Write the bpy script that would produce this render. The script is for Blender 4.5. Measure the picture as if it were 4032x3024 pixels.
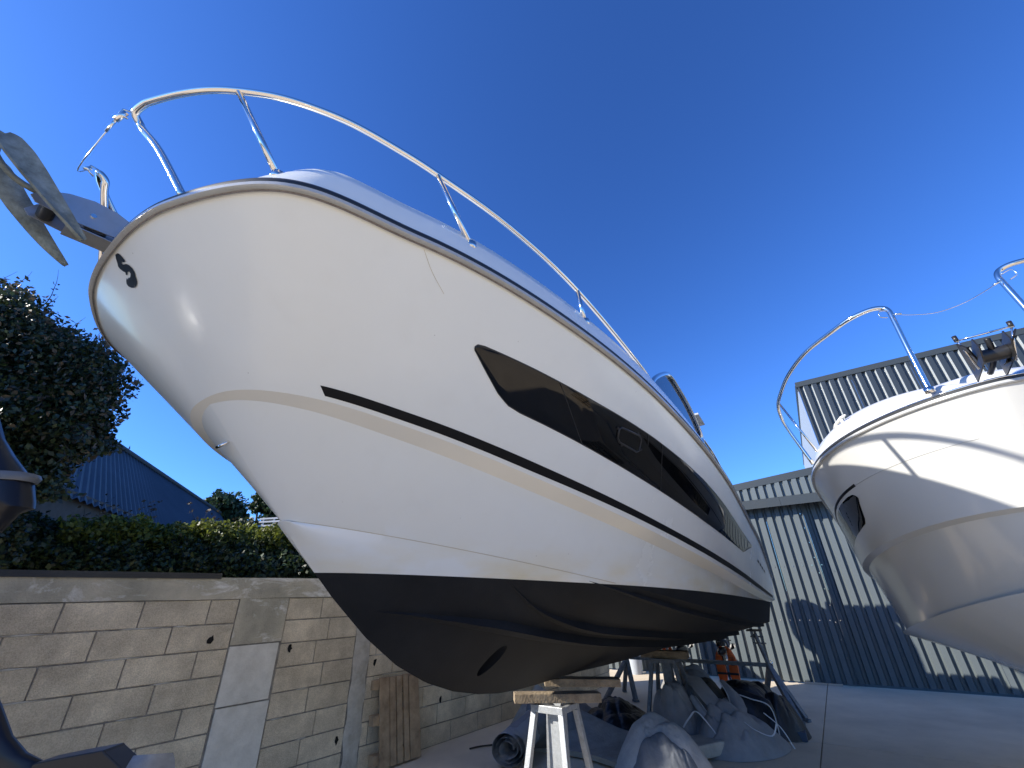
import bpy, bmesh, math, random
import numpy as np
from mathutils import Vector, Matrix, noise
from mathutils.bvhtree import BVHTree
from mathutils.geometry import tessellate_polygon

for o in list(bpy.data.objects): bpy.data.objects.remove(o, do_unlink=True)
SC = bpy.context.scene
COL = SC.collection
R = math.radians
random.seed(7); NR = np.random.default_rng(11)

# ------------------------------------------------------------------ camera
H = 1.62
PITCH, ROLL = R(27.0), R(1.55)
c, s = math.cos(PITCH), math.sin(PITCH); cr, sr = math.cos(ROLL), math.sin(ROLL)
rt = Vector((1, 0, 0)); dn = Vector((0, s, -c)); fw = Vector((0, c, s))
rt, dn = rt * cr + dn * sr, dn * cr - rt * sr
cd = bpy.data.cameras.new('camera'); cam = bpy.data.objects.new('camera', cd); COL.objects.link(cam)
cd.sensor_width = 36.0; cd.lens = 415.0 / 1024 * 36; cd.clip_start = 0.05; cd.clip_end = 2000
M = Matrix.Identity(4)
for i in range(3):
    M[i][0] = rt[i]; M[i][1] = -dn[i]; M[i][2] = -fw[i]
M[2][3] = H
cam.matrix_world = M
SC.camera = cam
SC.render.resolution_x, SC.render.resolution_y = 1024, 768

# ------------------------------------------------------------------ light
LD = Vector((1.39, 0.26, -0.70)).normalized()        # direction the sunlight travels
SUN_EL = math.asin(-LD.z); SUN_AZ = math.atan2(-LD.x, -LD.y)
w = bpy.data.worlds.new('World'); SC.world = w; w.use_nodes = True
nt = w.node_tree; nt.nodes.clear()
sky = nt.nodes.new('ShaderNodeTexSky'); sky.sky_type = 'NISHITA'; sky.sun_disc = False
sky.sun_elevation = SUN_EL; sky.sun_rotation = SUN_AZ; sky.air_density = 1.0; sky.dust_density = 0.4; sky.ozone_density = 2.2
bg = nt.nodes.new('ShaderNodeBackground'); bg.inputs['Strength'].default_value = 0.055
wo = nt.nodes.new('ShaderNodeOutputWorld')
gm_ = nt.nodes.new('ShaderNodeGamma'); gm_.inputs[1].default_value = 1.15
tn_ = nt.nodes.new('ShaderNodeMix'); tn_.data_type = 'RGBA'; tn_.blend_type = 'MULTIPLY'; tn_.inputs[0].default_value = 1.0; tn_.inputs[7].default_value = (0.38, 0.70, 1.27, 1)
nt.links.new(sky.outputs[0], gm_.inputs[0]); nt.links.new(gm_.outputs[0], tn_.inputs[6]); nt.links.new(tn_.outputs[2], bg.inputs[0]); nt.links.new(bg.outputs[0], wo.inputs[0])
sl = bpy.data.lights.new('sun', 'SUN'); sl.energy = 3.1; sl.angle = R(0.53); sl.color = (1.0, 0.95, 0.87)
so = bpy.data.objects.new('sun', sl); COL.objects.link(so)
so.rotation_euler = LD.to_track_quat('-Z', 'Y').to_euler(); so.location = (-30, -5, 20)
SC.view_settings.view_transform = 'Standard'; SC.view_settings.look = 'None'
SC.view_settings.exposure = 1.62; SC.view_settings.gamma = 1.0

# ------------------------------------------------------------------ materials
def srgb(r, g, b):
    f = lambda v: (v / 255 / 12.92) if v / 255 <= 0.04045 else ((v / 255 + 0.055) / 1.055) ** 2.4
    return (f(r), f(g), f(b), 1)
def mat(name, col, rough=0.5, metal=0.0, coat=0.0, spec=0.5, var=0.0, vscale=3.0, var2=None, bump=0.0, bscale=40.0, island=0.0, trans=0.0, sheen=0.0):
    m = bpy.data.materials.new(name); m.use_nodes = True; N = m.node_tree.nodes; L = m.node_tree.links
    b = N['Principled BSDF']; b.inputs['Base Color'].default_value = (*col[:3], 1); b.inputs['Roughness'].default_value = rough
    b.inputs['Metallic'].default_value = metal; b.inputs['Specular IOR Level'].default_value = spec; b.inputs['Coat Weight'].default_value = coat
    b.inputs['Coat Roughness'].default_value = 0.06
    if sheen: b.inputs['Sheen Weight'].default_value = sheen
    tc = N.new('ShaderNodeTexCoord'); last = None
    if var > 0:
        n = N.new('ShaderNodeTexNoise'); n.inputs['Scale'].default_value = vscale; n.inputs['Detail'].default_value = 8; n.inputs['Roughness'].default_value = 0.65
        L.new(tc.outputs['Object'], n.inputs['Vector'])
        rp = N.new('ShaderNodeMapRange'); rp.inputs[1].default_value = 0.3; rp.inputs[2].default_value = 0.7
        L.new(n.outputs['Fac'], rp.inputs[0])
        mx = N.new('ShaderNodeMix'); mx.data_type = 'RGBA'
        c2 = var2 if var2 else tuple(x * (1 - var) for x in col[:3])
        mx.inputs[6].default_value = (*col[:3], 1); mx.inputs[7].default_value = (*c2[:3], 1)
        L.new(rp.outputs[0], mx.inputs[0]); last = mx.outputs[2]
        rr = N.new('ShaderNodeMapRange'); rr.inputs[3].default_value = max(rough - 0.08, 0.02); rr.inputs[4].default_value = min(rough + 0.1, 1)
        L.new(n.outputs['Fac'], rr.inputs[0]); L.new(rr.outputs[0], b.inputs['Roughness'])
    if island > 0:
        g = N.new('ShaderNodeNewGeometry'); hs = N.new('ShaderNodeHueSaturation')
        mr = N.new('ShaderNodeMapRange'); mr.inputs[3].default_value = 1 - island; mr.inputs[4].default_value = 1 + island
        L.new(g.outputs['Random Per Island'], mr.inputs[0]); L.new(mr.outputs[0], hs.inputs['Value'])
        if last: L.new(last, hs.inputs['Color'])
        else: hs.inputs['Color'].default_value = (*col[:3], 1)
        last = hs.outputs[0]
    if last: L.new(last, b.inputs['Base Color'])
    if bump > 0:
        n2 = N.new('ShaderNodeTexNoise'); n2.inputs['Scale'].default_value = bscale; n2.inputs['Detail'].default_value = 6
        L.new(tc.outputs['Object'], n2.inputs['Vector'])
        bp = N.new('ShaderNodeBump'); bp.inputs['Strength'].default_value = bump; bp.inputs['Distance'].default_value = 0.02
        L.new(n2.outputs['Fac'], bp.inputs['Height']); L.new(bp.outputs[0], b.inputs['Normal'])
    if trans > 0:
        tr = N.new('ShaderNodeBsdfTranslucent'); ms = N.new('ShaderNodeMixShader'); ms.inputs[0].default_value = trans
        if last: L.new(last, tr.inputs[0])
        else: tr.inputs[0].default_value = (*col[:3], 1)
        out = N['Material Output']; L.new(b.outputs[0], ms.inputs[1]); L.new(tr.outputs[0], ms.inputs[2]); L.new(ms.outputs[0], out.inputs[0])
    return m
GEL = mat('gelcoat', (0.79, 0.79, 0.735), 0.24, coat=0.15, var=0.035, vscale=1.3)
def weather(m, z0, z1, zs):
    """yellowed band above the antifouling and faint runs below the rub rail (boat coordinates)"""
    N = m.node_tree.nodes; L = m.node_tree.links; b = N['Principled BSDF']; src = b.inputs['Base Color'].links[0].from_socket
    tc = N.new('ShaderNodeTexCoord'); sp = N.new('ShaderNodeSeparateXYZ'); L.new(tc.outputs['Object'], sp.inputs[0])
    mr = N.new('ShaderNodeMapRange'); mr.inputs[1].default_value = z0; mr.inputs[2].default_value = z1; mr.inputs[3].default_value = 1; mr.inputs[4].default_value = 0; L.new(sp.outputs[2], mr.inputs[0])
    n = N.new('ShaderNodeTexNoise'); n.inputs['Scale'].default_value = 2.2; n.inputs['Detail'].default_value = 9; mp = N.new('ShaderNodeMapping'); mp.inputs['Scale'].default_value = (1, 1, 3); L.new(tc.outputs['Object'], mp.inputs[0]); L.new(mp.outputs[0], n.inputs['Vector'])
    nr = N.new('ShaderNodeMapRange'); nr.inputs[1].default_value = 0.38; nr.inputs[2].default_value = 0.68; L.new(n.outputs['Fac'], nr.inputs[0])
    mu = N.new('ShaderNodeMath'); mu.operation = 'MULTIPLY'; L.new(mr.outputs[0], mu.inputs[0]); L.new(nr.outputs[0], mu.inputs[1])
    mx = N.new('ShaderNodeMix'); mx.data_type = 'RGBA'; mx.inputs[7].default_value = (0.74, 0.66, 0.46, 1); L.new(mu.outputs[0], mx.inputs[0]); L.new(src, mx.inputs[6])
    n2 = N.new('ShaderNodeTexNoise'); n2.inputs['Scale'].default_value = 1.0; n2.inputs['Detail'].default_value = 6; m2 = N.new('ShaderNodeMapping'); m2.inputs['Scale'].default_value = (9, 9, 0.7); L.new(tc.outputs['Object'], m2.inputs[0]); L.new(m2.outputs[0], n2.inputs['Vector'])
    r2 = N.new('ShaderNodeMapRange'); r2.inputs[1].default_value = 0.56; r2.inputs[2].default_value = 0.8; r2.inputs[4].default_value = 0.10; L.new(n2.outputs['Fac'], r2.inputs[0])
    mx2 = N.new('ShaderNodeMix'); mx2.data_type = 'RGBA'; mx2.inputs[7].default_value = (0.60, 0.57, 0.50, 1); L.new(r2.outputs[0], mx2.inputs[0]); L.new(mx.outputs[2], mx2.inputs[6])
    # pin-prick specks
    n3 = N.new('ShaderNodeTexVoronoi'); n3.inputs['Scale'].default_value = 9; L.new(tc.outputs['Object'], n3.inputs['Vector'])
    r3 = N.new('ShaderNodeMapRange'); r3.inputs[1].default_value = 0.035; r3.inputs[2].default_value = 0.02; r3.inputs[4].default_value = 0.5; L.new(n3.outputs['Distance'], r3.inputs[0])
    mx3 = N.new('ShaderNodeMix'); mx3.data_type = 'RGBA'; mx3.inputs[7].default_value = (0.3, 0.27, 0.22, 1); L.new(r3.outputs[0], mx3.inputs[0]); L.new(mx2.outputs[2], mx3.inputs[6]); L.new(mx3.outputs[2], b.inputs['Base Color'])
    # slight print-through waviness
    nb_ = N.new('ShaderNodeTexNoise'); nb_.inputs['Scale'].default_value = 3.5; nb_.inputs['Detail'].default_value = 2; L.new(tc.outputs['Object'], nb_.inputs['Vector'])
    bp = N.new('ShaderNodeBump'); bp.inputs['Strength'].default_value = 0.06; bp.inputs['Distance'].default_value = 0.05; L.new(nb_.outputs['Fac'], bp.inputs['Height']); L.new(bp.outputs[0], b.inputs['Normal']); L.new(bp.outputs[0], b.inputs['Coat Normal'])
weather(GEL, 1.45, 1.66, 0)
GELC = mat('gelcoat_cream', (0.78, 0.755, 0.68), 0.2, coat=0.2, var=0.05, vscale=2)
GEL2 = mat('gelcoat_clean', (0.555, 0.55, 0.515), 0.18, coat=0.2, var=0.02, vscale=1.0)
BLKV = mat('black_vinyl', (0.008, 0.008, 0.009), 0.5, spec=0.2, var=0.3, vscale=30)
GLASS = mat('smoked_glass', (0.003, 0.003, 0.0035), 0.02, spec=0.42)
RUBB = mat('dark_rubber', (0.016, 0.018, 0.021), 0.5, var=0.3, vscale=6)
RAILG = mat('rail_grey', (0.46, 0.46, 0.44), 0.25, coat=0.3, var=0.2, vscale=14)
SEAL = mat('old_sealant', (0.26, 0.20, 0.15), 0.8, var=0.5, vscale=40)
SEAL2 = mat('seam_dirt', (0.50, 0.43, 0.30), 0.7)
STEEL = mat('stainless', (0.78, 0.74, 0.68), 0.07, metal=1.0)
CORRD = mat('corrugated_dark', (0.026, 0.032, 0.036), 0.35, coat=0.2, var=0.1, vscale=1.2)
LITFL = mat('sunlit_flank_metal', (0.62, 0.66, 0.66), 0.45, metal=0.6, var=0.1, vscale=4)  # pale metal that puts sunlight into the flank colour of the upper cladding
GALV = mat('galvanised', (0.50, 0.52, 0.53), 0.42, metal=0.55, var=0.35, vscale=35, bump=0.1, bscale=120)
GALVD = mat('galvanised_dull', (0.20, 0.22, 0.24), 0.55, metal=0.4, var=0.4, vscale=22)
ANCH = mat('anchor_zinc', (0.30, 0.33, 0.30), 0.6, metal=0.3, var=0.6, vscale=18, var2=(0.10, 0.11, 0.09), bump=0.2, bscale=60)
ROLL = mat('roller_plate', (0.46, 0.46, 0.45), 0.3, metal=0.75, var=0.15, vscale=20)
BLKR = mat('black_plastic', (0.014, 0.014, 0.015), 0.4)
def antifoul():
    m = mat('antifouling', (0.009, 0.0095, 0.0105), 0.7, spec=0.18, var=0.6, vscale=2.2, var2=(0.019, 0.020, 0.021), bump=0.12, bscale=90)
    N = m.node_tree.nodes; L = m.node_tree.links; b = N['Principled BSDF']
    src = b.inputs['Base Color'].links[0].from_socket
    tc = N.new('ShaderNodeTexCoord'); n = N.new('ShaderNodeTexNoise'); n.inputs['Scale'].default_value = 4.0; n.inputs['Detail'].default_value = 10; n.inputs['Roughness'].default_value = 0.75
    mp = N.new('ShaderNodeMapping'); mp.inputs['Scale'].default_value = (1, 1, 2.5); L.new(tc.outputs['Object'], mp.inputs['Vector']); L.new(mp.outputs[0], n.inputs['Vector'])
    r = N.new('ShaderNodeMapRange'); r.inputs[1].default_value = 0.70; r.inputs[2].default_value = 0.74; L.new(n.outputs['Fac'], r.inputs[0])
    mx = N.new('ShaderNodeMix'); mx.data_type = 'RGBA'; mx.inputs[7].default_value = (0.12, 0.022, 0.016, 1)
    L.new(r.outputs[0], mx.inputs[0]); L.new(src, mx.inputs[6]); L.new(mx.outputs[2], b.inputs['Base Color'])
    return m
ANTI = antifoul()
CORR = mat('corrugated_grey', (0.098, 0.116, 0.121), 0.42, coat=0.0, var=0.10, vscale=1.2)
FLASH = mat('flashing_grey', (0.030, 0.037, 0.040), 0.42, var=0.12, vscale=3)
SIDEW = mat('side_wall_grey', (0.30, 0.34, 0.38), 0.5, var=0.08, vscale=2)
CONC = mat('yard_concrete', (0.74, 0.62, 0.45), 0.85, var=0.5, vscale=0.8, var2=(0.52, 0.43, 0.31), bump=0.15, bscale=120)
DIRT = mat('dirt', (0.12, 0.10, 0.07), 0.95, var=0.4, vscale=2)
def block_mat(name, c1, c2):
    m = mat(name, c1, 0.92, var=1, vscale=9, var2=c2, bump=0.55, bscale=130)
    N = m.node_tree.nodes; L = m.node_tree.links; b = N['Principled BSDF']; src = b.inputs['Base Color'].links[0].from_socket
    oi = N.new('ShaderNodeObjectInfo'); hs = N.new('ShaderNodeHueSaturation'); mr = N.new('ShaderNodeMapRange'); mr.inputs[3].default_value = 0.91; mr.inputs[4].default_value = 1.08
    L.new(oi.outputs['Random'], mr.inputs[0]); L.new(mr.outputs[0], hs.inputs['Value']); L.new(src, hs.inputs['Color']); L.new(hs.outputs[0], b.inputs['Base Color'])
    # open porous grain and damp patches
    tc2 = N.new('ShaderNodeTexCoord'); n5 = N.new('ShaderNodeTexNoise'); n5.inputs['Scale'].default_value = 110; n5.inputs['Detail'].default_value = 3; L.new(tc2.outputs['Object'], n5.inputs['Vector'])
    r5 = N.new('ShaderNodeMapRange'); r5.inputs[1].default_value = 0.40; r5.inputs[2].default_value = 0.58; r5.inputs[3].default_value = 0.86; r5.inputs[4].default_value = 1.04; L.new(n5.outputs['Fac'], r5.inputs[0])
    n6 = N.new('ShaderNodeTexNoise'); n6.inputs['Scale'].default_value = 2.2; n6.inputs['Detail'].default_value = 7; g6 = N.new('ShaderNodeNewGeometry'); L.new(g6.outputs['Position'], n6.inputs['Vector'])
    r6 = N.new('ShaderNodeMapRange'); r6.inputs[1].default_value = 0.38; r6.inputs[2].default_value = 0.62; r6.inputs[3].default_value = 0.80; r6.inputs[4].default_value = 1.10; L.new(n6.outputs['Fac'], r6.inputs[0])
    m5 = N.new('ShaderNodeMath'); m5.operation = 'MULTIPLY'; L.new(r5.outputs[0], m5.inputs[0]); L.new(r6.outputs[0], m5.inputs[1])
    v5 = N.new('ShaderNodeVectorMath'); v5.operation = 'SCALE'; L.new(hs.outputs[0], v5.inputs[0]); L.new(m5.outputs[0], v5.inputs['Scale']); L.new(v5.outputs[0], b.inputs['Base Color'])
    # per-block pattern offset
    for n in [x for x in N if x.type == 'TEX_NOISE' and x.inputs['Scale'].default_value > 3]:
        va = N.new('ShaderNodeVectorMath'); va.operation = 'ADD'; cx = N.new('ShaderNodeCombineXYZ'); mu = N.new('ShaderNodeMath'); mu.operation = 'MULTIPLY'; mu.inputs[1].default_value = 37.0
        L.new(oi.outputs['Random'], mu.inputs[0]); L.new(mu.outputs[0], cx.inputs[0]); L.new(mu.outputs[0], cx.inputs[2])
        fr = n.inputs['Vector'].links[0].from_socket; L.new(fr, va.inputs[0]); L.new(cx.outputs[0], va.inputs[1]); L.new(va.outputs[0], n.inputs['Vector'])
    return m
BLOCK = block_mat('concrete_block', (0.74, 0.64, 0.47), (0.55, 0.465, 0.335))
MORT = mat('mortar', (0.36, 0.34, 0.30), 0.95, var=0.6, vscale=14, var2=(0.16, 0.145, 0.13), bump=0.6, bscale=60)
BEAM_ = mat('bond_beam_plain', (0.60, 0.54, 0.41), 0.9, var=1, vscale=2.6, var2=(0.24, 0.23, 0.18), bump=0.4, bscale=70)
def beam_mat():
    m = mat('bond_beam', (0.60, 0.53, 0.40), 0.9, var=1, vscale=1.6, var2=(0.25, 0.24, 0.185), bump=0.4, bscale=70)
    N = m.node_tree.nodes; L = m.node_tree.links; b = N['Principled BSDF']; src = b.inputs['Base Color'].links[0].from_socket
    tc = N.new('ShaderNodeTexCoord'); mp = N.new('ShaderNodeMapping'); mp.inputs['Scale'].default_value = (1.3, 1.3, 3.2); n = N.new('ShaderNodeTexNoise'); n.inputs['Scale'].default_value = 1.7; n.inputs['Detail'].default_value = 12; n.inputs['Roughness'].default_value = 0.7; n.inputs['Distortion'].default_value = 0.6
    L.new(tc.outputs['Object'], mp.inputs[0]); L.new(mp.outputs[0], n.inputs['Vector'])
    r = N.new('ShaderNodeMapRange'); r.inputs[1].default_value = 0.54; r.inputs[2].default_value = 0.66; r.inputs[4].default_value = 0.85; L.new(n.outputs['Fac'], r.inputs[0])
    mx = N.new('ShaderNodeMix'); mx.data_type = 'RGBA'; mx.inputs[7].default_value = (0.74, 0.72, 0.66, 1); L.new(r.outputs[0], mx.inputs[0]); L.new(src, mx.inputs[6]); L.new(mx.outputs[2], b.inputs['Base Color']); return m
BEAM = beam_mat()
STUC = mat('smeared_mortar', (0.62, 0.59, 0.52), 0.9, var=1, vscale=6, var2=(0.36, 0.33, 0.27), bump=0.5, bscale=45)
PANEL = mat('pale_panel', (0.72, 0.69, 0.61), 0.85, var=1, vscale=7, var2=(0.56, 0.53, 0.46), bump=0.2, bscale=60)
DARKH = mat('hole_dark', (0.01, 0.009, 0.008), 1.0)
WOOD = mat('pallet_wood', (0.50, 0.36, 0.22), 0.8, var=1, vscale=7, var2=(0.24, 0.165, 0.095), bump=0.4, bscale=60)
TIMB = mat('old_timber', (0.34, 0.265, 0.17), 0.85, var=1, vscale=9, var2=(0.16, 0.12, 0.08), bump=0.5, bscale=50)
TGREY = mat('tarp_grey', (0.30, 0.295, 0.29), 0.7, var=0.3, vscale=5, bump=0.25, bscale=35)
TLITE = mat('tarp_light', (0.46, 0.455, 0.445), 0.65, var=0.3, vscale=6, bump=0.25, bscale=30)
TBLK = mat('tarp_black', (0.018, 0.018, 0.02), 0.42, var=0.4, vscale=8, bump=0.3, bscale=25)
TBLUE = mat('tarp_blue_grey', (0.20, 0.215, 0.235), 0.7, var=0.3, vscale=6, bump=0.25, bscale=30)
FOAM = mat('foam_mat', (0.40, 0.37, 0.32), 0.9, var=0.35, vscale=7, bump=0.35, bscale=60)
FOAML = mat('foam_edge', (0.46, 0.44, 0.38), 0.9, var=0.3, vscale=10)
WEBB = mat('white_webbing', (0.62, 0.62, 0.60), 0.7)
ORNG = mat('orange_fabric', (0.80, 0.14, 0.02), 0.6, var=0.15, vscale=9, bump=0.2, bscale=40)
BLUEP = mat('blue_plastic', (0.03, 0.05, 0.09), 0.5)
BUCK = mat('pale_bucket', (0.35, 0.38, 0.42), 0.5)
OBBLK = mat('outboard_black', (0.010, 0.010, 0.012), 0.38, coat=0.1, spec=0.25)
OBGRY = mat('outboard_grey', (0.10, 0.105, 0.11), 0.4)
BARK = mat('bark', (0.06, 0.045, 0.03), 0.9, bump=0.5)
LEAFD = mat('ivy_leaf', (0.028, 0.042, 0.013), 0.45, island=0.65, trans=0.22)
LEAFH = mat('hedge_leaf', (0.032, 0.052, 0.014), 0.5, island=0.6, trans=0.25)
LEAFY = mat('sunny_leaf', (0.13, 0.15, 0.02), 0.55, island=0.5, trans=0.35)  # brighter yellow base colour carries the sunlight on the hedge top
LEAFF = mat('far_leaf', (0.035, 0.06, 0.022), 0.6, island=0.5, trans=0.25)
LEAFB = mat('brown_leaf', (0.10, 0.075, 0.045), 0.7, island=0.5, trans=0.2)
ROOF = mat('slate_blue_roof', (0.050, 0.056, 0.062), 0.6, var=0.15, vscale=0.6)
STONEW = mat('stone_wall', (0.13, 0.105, 0.08), 0.9, var=0.4, vscale=5)
WPAINT = mat('white_paint', (0.75, 0.74, 0.70), 0.6)

# ------------------------------------------------------------------ helpers
def link(name, me, m=None, parent=None, smooth=False, angle=None):
    o = bpy.data.objects.new(name, me); COL.objects.link(o)
    if m:
        for x in (m if isinstance(m, (list, tuple)) else [m]): me.materials.append(x)
    if smooth: me.shade_smooth()
    if angle: me.set_sharp_from_angle(angle=R(angle))
    if parent: o.parent = parent
    return o
def tag(o, label, cat, group=None):
    o['label'] = label; o['category'] = cat
    if group: o['group'] = group
    return o
def struct(o): o['kind'] = 'structure'; return o
def thing(name, label, cat, loc=(0, 0, 0), rz=0, group=None):
    o = bpy.data.objects.new(name, None); COL.objects.link(o); o.location = loc; o.rotation_euler = (0, 0, rz)
    o.empty_display_size = 0.1
    return tag(o, label, cat, group)
def pydata(name, v, f, m=None, parent=None, smooth=False, angle=None):
    me = bpy.data.meshes.new(name); me.from_pydata([tuple(x) for x in v], [], f); me.update()
    return link(name, me, m, parent, smooth, angle)
class MB:
    def __init__(s): s.v = []; s.f = []
    def add(s, v, f):
        n = len(s.v); s.v += [tuple(x) for x in v]; s.f += [tuple(i + n for i in q) for q in f]
    def box(s, c, d, rot=None):
        c = Vector(c); h = Vector(d) / 2
        P = [Vector((x * h.x, y * h.y, z * h.z)) for x in (-1, 1) for y in (-1, 1) for z in (-1, 1)]
        if rot is not None: P = [rot @ p for p in P]
        s.add([c + p for p in P], [(0, 1, 3, 2), (4, 6, 7, 5), (0, 4, 5, 1), (2, 3, 7, 6), (0, 2, 6, 4), (1, 5, 7, 3)])
    def bar(s, a, b, w, h=None, up=(0, 0, 1)):
        a = Vector(a); b = Vector(b); h = h or w; d = (b - a).normalized(); u = Vector(up)
        if abs(d.dot(u)) > 0.98: u = Vector((1, 0, 0))
        x = d.cross(u).normalized(); y = x.cross(d).normalized(); P = []
        for p in (a, b):
            for i, j in ((-1, -1), (1, -1), (1, 1), (-1, 1)): P.append(p + x * (w / 2 * i) + y * (h / 2 * j))
        s.add(P, [(0, 1, 2, 3), (7, 6, 5, 4), (0, 4, 5, 1), (1, 5, 6, 2), (2, 6, 7, 3), (3, 7, 4, 0)])
    def tube(s, pts, r, n=10, cap=True, closed=False):
        pts = [Vector(p) for p in pts]; k = len(pts); rr = r if isinstance(r, (list, tuple)) else [r] * k
        px = None; ring = []
        for i, p in enumerate(pts):
            a = pts[i - 1] if (i > 0 or closed) else pts[i]; b = pts[(i + 1) % k] if (i < k - 1 or closed) else pts[i]
            d = (b - a).normalized()
            if px is None:
                u = Vector((0, 0, 1)) if abs(d.z) < 0.9 else Vector((1, 0, 0)); px = d.cross(u).normalized()
            else: px = (px - d * px.dot(d)).normalized()
            py = d.cross(px); ring.append([p + (px * math.cos(2 * math.pi * j / n) + py * math.sin(2 * math.pi * j / n)) * rr[i] for j in range(n)])
        F = []
        for i in range(k if closed else k - 1):
            i2 = (i + 1) % k
            for j in range(n): F.append((i * n + j, i * n + (j + 1) % n, i2 * n + (j + 1) % n, i2 * n + j))
        if cap and not closed: F += [tuple(range(n - 1, -1, -1)), tuple((k - 1) * n + j for j in range(n))]
        s.add([q for a in ring for q in a], F)
    def grid(s, G, flip=False, close=False):
        a = len(G); b = len(G[0]); F = []
        for i in range(a - 1):
            for j in range(b if close else b - 1):
                j2 = (j + 1) % b; q = (i * b + j, i * b + j2, (i + 1) * b + j2, (i + 1) * b + j); F.append(q[::-1] if flip else q)
        s.add([p for r in G for p in r], F)
    def prism(s, poly, ax, t0, t1):
        """poly: list of 2d points; ax maps (a,b,t)->3d"""
        n = len(poly); v = [ax(p[0], p[1], t0) for p in poly] + [ax(p[0], p[1], t1) for p in poly]
        s.add(v, [tuple(range(n - 1, -1, -1)), tuple(range(n, 2 * n))] + [(i, (i + 1) % n, n + (i + 1) % n, n + i) for i in range(n)])
    def build(s, name, m, parent=None, smooth=False, angle=None, bevel=0.0):
        me = bpy.data.meshes.new(name); me.from_pydata(s.v, [], s.f)
        bm = bmesh.new(); bm.from_mesh(me); bmesh.ops.recalc_face_normals(bm, faces=bm.faces)
        if bevel > 0:
            bmesh.ops.bevel(bm, geom=[e for e in bm.edges if len(e.link_faces) == 2 and e.calc_face_angle(0) > 0.5], offset=bevel, segments=2, affect='EDGES', profile=0.6)
        bm.to_mesh(me); bm.free(); me.update()
        return link(name, me, m, parent, smooth, angle)
def curve_pts(P, n=8):
    """Catmull-Rom through points"""
    P = [Vector(p) for p in P]; out = []
    for i in range(len(P) - 1):
        p0 = P[max(i - 1, 0)]; p1 = P[i]; p2 = P[i + 1]; p3 = P[min(i + 2, len(P) - 1)]
        for k in range(n):
            t = k / n; out.append(0.5 * ((2 * p1) + (p2 - p0) * t + (2 * p0 - 5 * p1 + 4 * p2 - p3) * t * t + (3 * p1 - p0 - 3 * p2 + p3) * t ** 3))
    out.append(P[-1]); return out
def copy_tree(o, parent=None):
    cpy = o.copy(); COL.objects.link(cpy); cpy.parent = parent
    for ch in list(o.children): copy_tree(ch, cpy)
    return cpy

# ------------------------------------------------------------------ ground
AX, RX = Vector((math.sin(R(34.4)), math.cos(R(34.4)), 0)), Vector((math.cos(R(34.4)), -math.sin(R(34.4)), 0))   # into the shed, along the shed
T0 = Vector((2.893, 8.123, 0))                                                                             # yard datum under the big boat's stern
def Y(a, r, z=0): return T0 + AX * a + RX * r + Vector((0, 0, z))
def Yt(p): return (p[0], p[1], p[2])
gm = MB(); gm.add([(-300, -300, -0.03), (300, -300, -0.03), (300, 300, -0.03), (-300, 300, -0.03)], [(0, 1, 2, 3)])
ground = struct(gm.build('ground', DIRT))
for (a0, a1) in ((-46, -32), (-32, -18), (-18, -7.0), (-7.0, -1.2), (-1.2, 2.8)):
    for (r0, r1) in ((-4.4, 1.56), (1.56, 6.6), (6.6, 12.0), (12, 18), (18, 32)):
        b = MB(); g = 0.006
        b.add([Y(a0 + g, r0 + g, 0), Y(a1 - g, r0 + g, 0), Y(a1 - g, r1 - g, 0), Y(a0 + g, r1 - g, 0), Y(a0 + g, r0 + g, -0.1), Y(a1 - g, r0 + g, -0.1), Y(a1 - g, r1 - g, -0.1), Y(a0 + g, r1 - g, -0.1)],
              [(0, 1, 2, 3), (0, 4, 5, 1), (1, 5, 6, 2), (2, 6, 7, 3), (3, 7, 4, 0)])
        b.build('slab', CONC, ground)

# ------------------------------------------------------------------ block wall
WM = Vector((-0.431, 7.340, 0)); WD = Vector((0.6314, 0.7755, 0)); WN = Vector((0.7755, -0.6314, 0))
def Wp(s_, n_, z): return WM + WD * s_ + WN * n_ + Vector((0, 0, z))
wall = thing('block_wall', 'long tan concrete block wall with pale patch panels beside the big boat', 'wall', Wp(-2, 0, 0))
wall_inv = Matrix.Translation(-wall.location)
def wpart(mb, name, m, **k):
    mb.v = [tuple(Vector(v) - wall.location) for v in mb.v]
    return mb.build(name, m, wall, **k)
CP = 0.2068; ZB = [i * CP for i in range(9)]   # 0 .. 1.655
ZTOP = 1.842; S_L, S_R = -8.2, 3.55
b = MB()
b.prism([(S_L, -0.2), (S_R, -0.2), (S_R, -0.012), (S_L, -0.012)], lambda a, n, t: Wp(a, n, t), -0.05, 1.655)
wpart(b, 'mortar_core', MORT)
b = MB()
def wavy_beam():
    n = 60; G = []
    prof = [(-0.2, 1.6565), (0.004, 1.6565), (0.006, ZTOP), (-0.2, ZTOP + 0.002)]
    for i in range(n + 1):
        s_ = S_L + (S_R - S_L) * i / n
        G.append([Wp(s_, nn + 0.004 * noise.noise((s_ * 3, z * 3, 1)), z + 0.006 * noise.noise((s_ * 2.5, nn * 9, z))) for nn, z in prof])
    return G
b.grid(wavy_beam(), close=True); wpart(b, 'bond_beam', BEAM)
b = MB(); b.prism([(S_L, -0.22), (-3.83, -0.22), (-3.83, 0.02), (S_L, 0.02)], lambda a, n, t: Wp(a, n, t), ZTOP + 0.006, ZTOP + 0.036); b.prism([(S_L, 0.008), (-3.83, 0.008), (-3.83, 0.021), (S_L, 0.021)], lambda a, n, t: Wp(a, n, t), ZTOP - 0.012, ZTOP + 0.0055)
wpart(b, 'coping_strip', RUBB)
BMESH = {}
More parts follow.
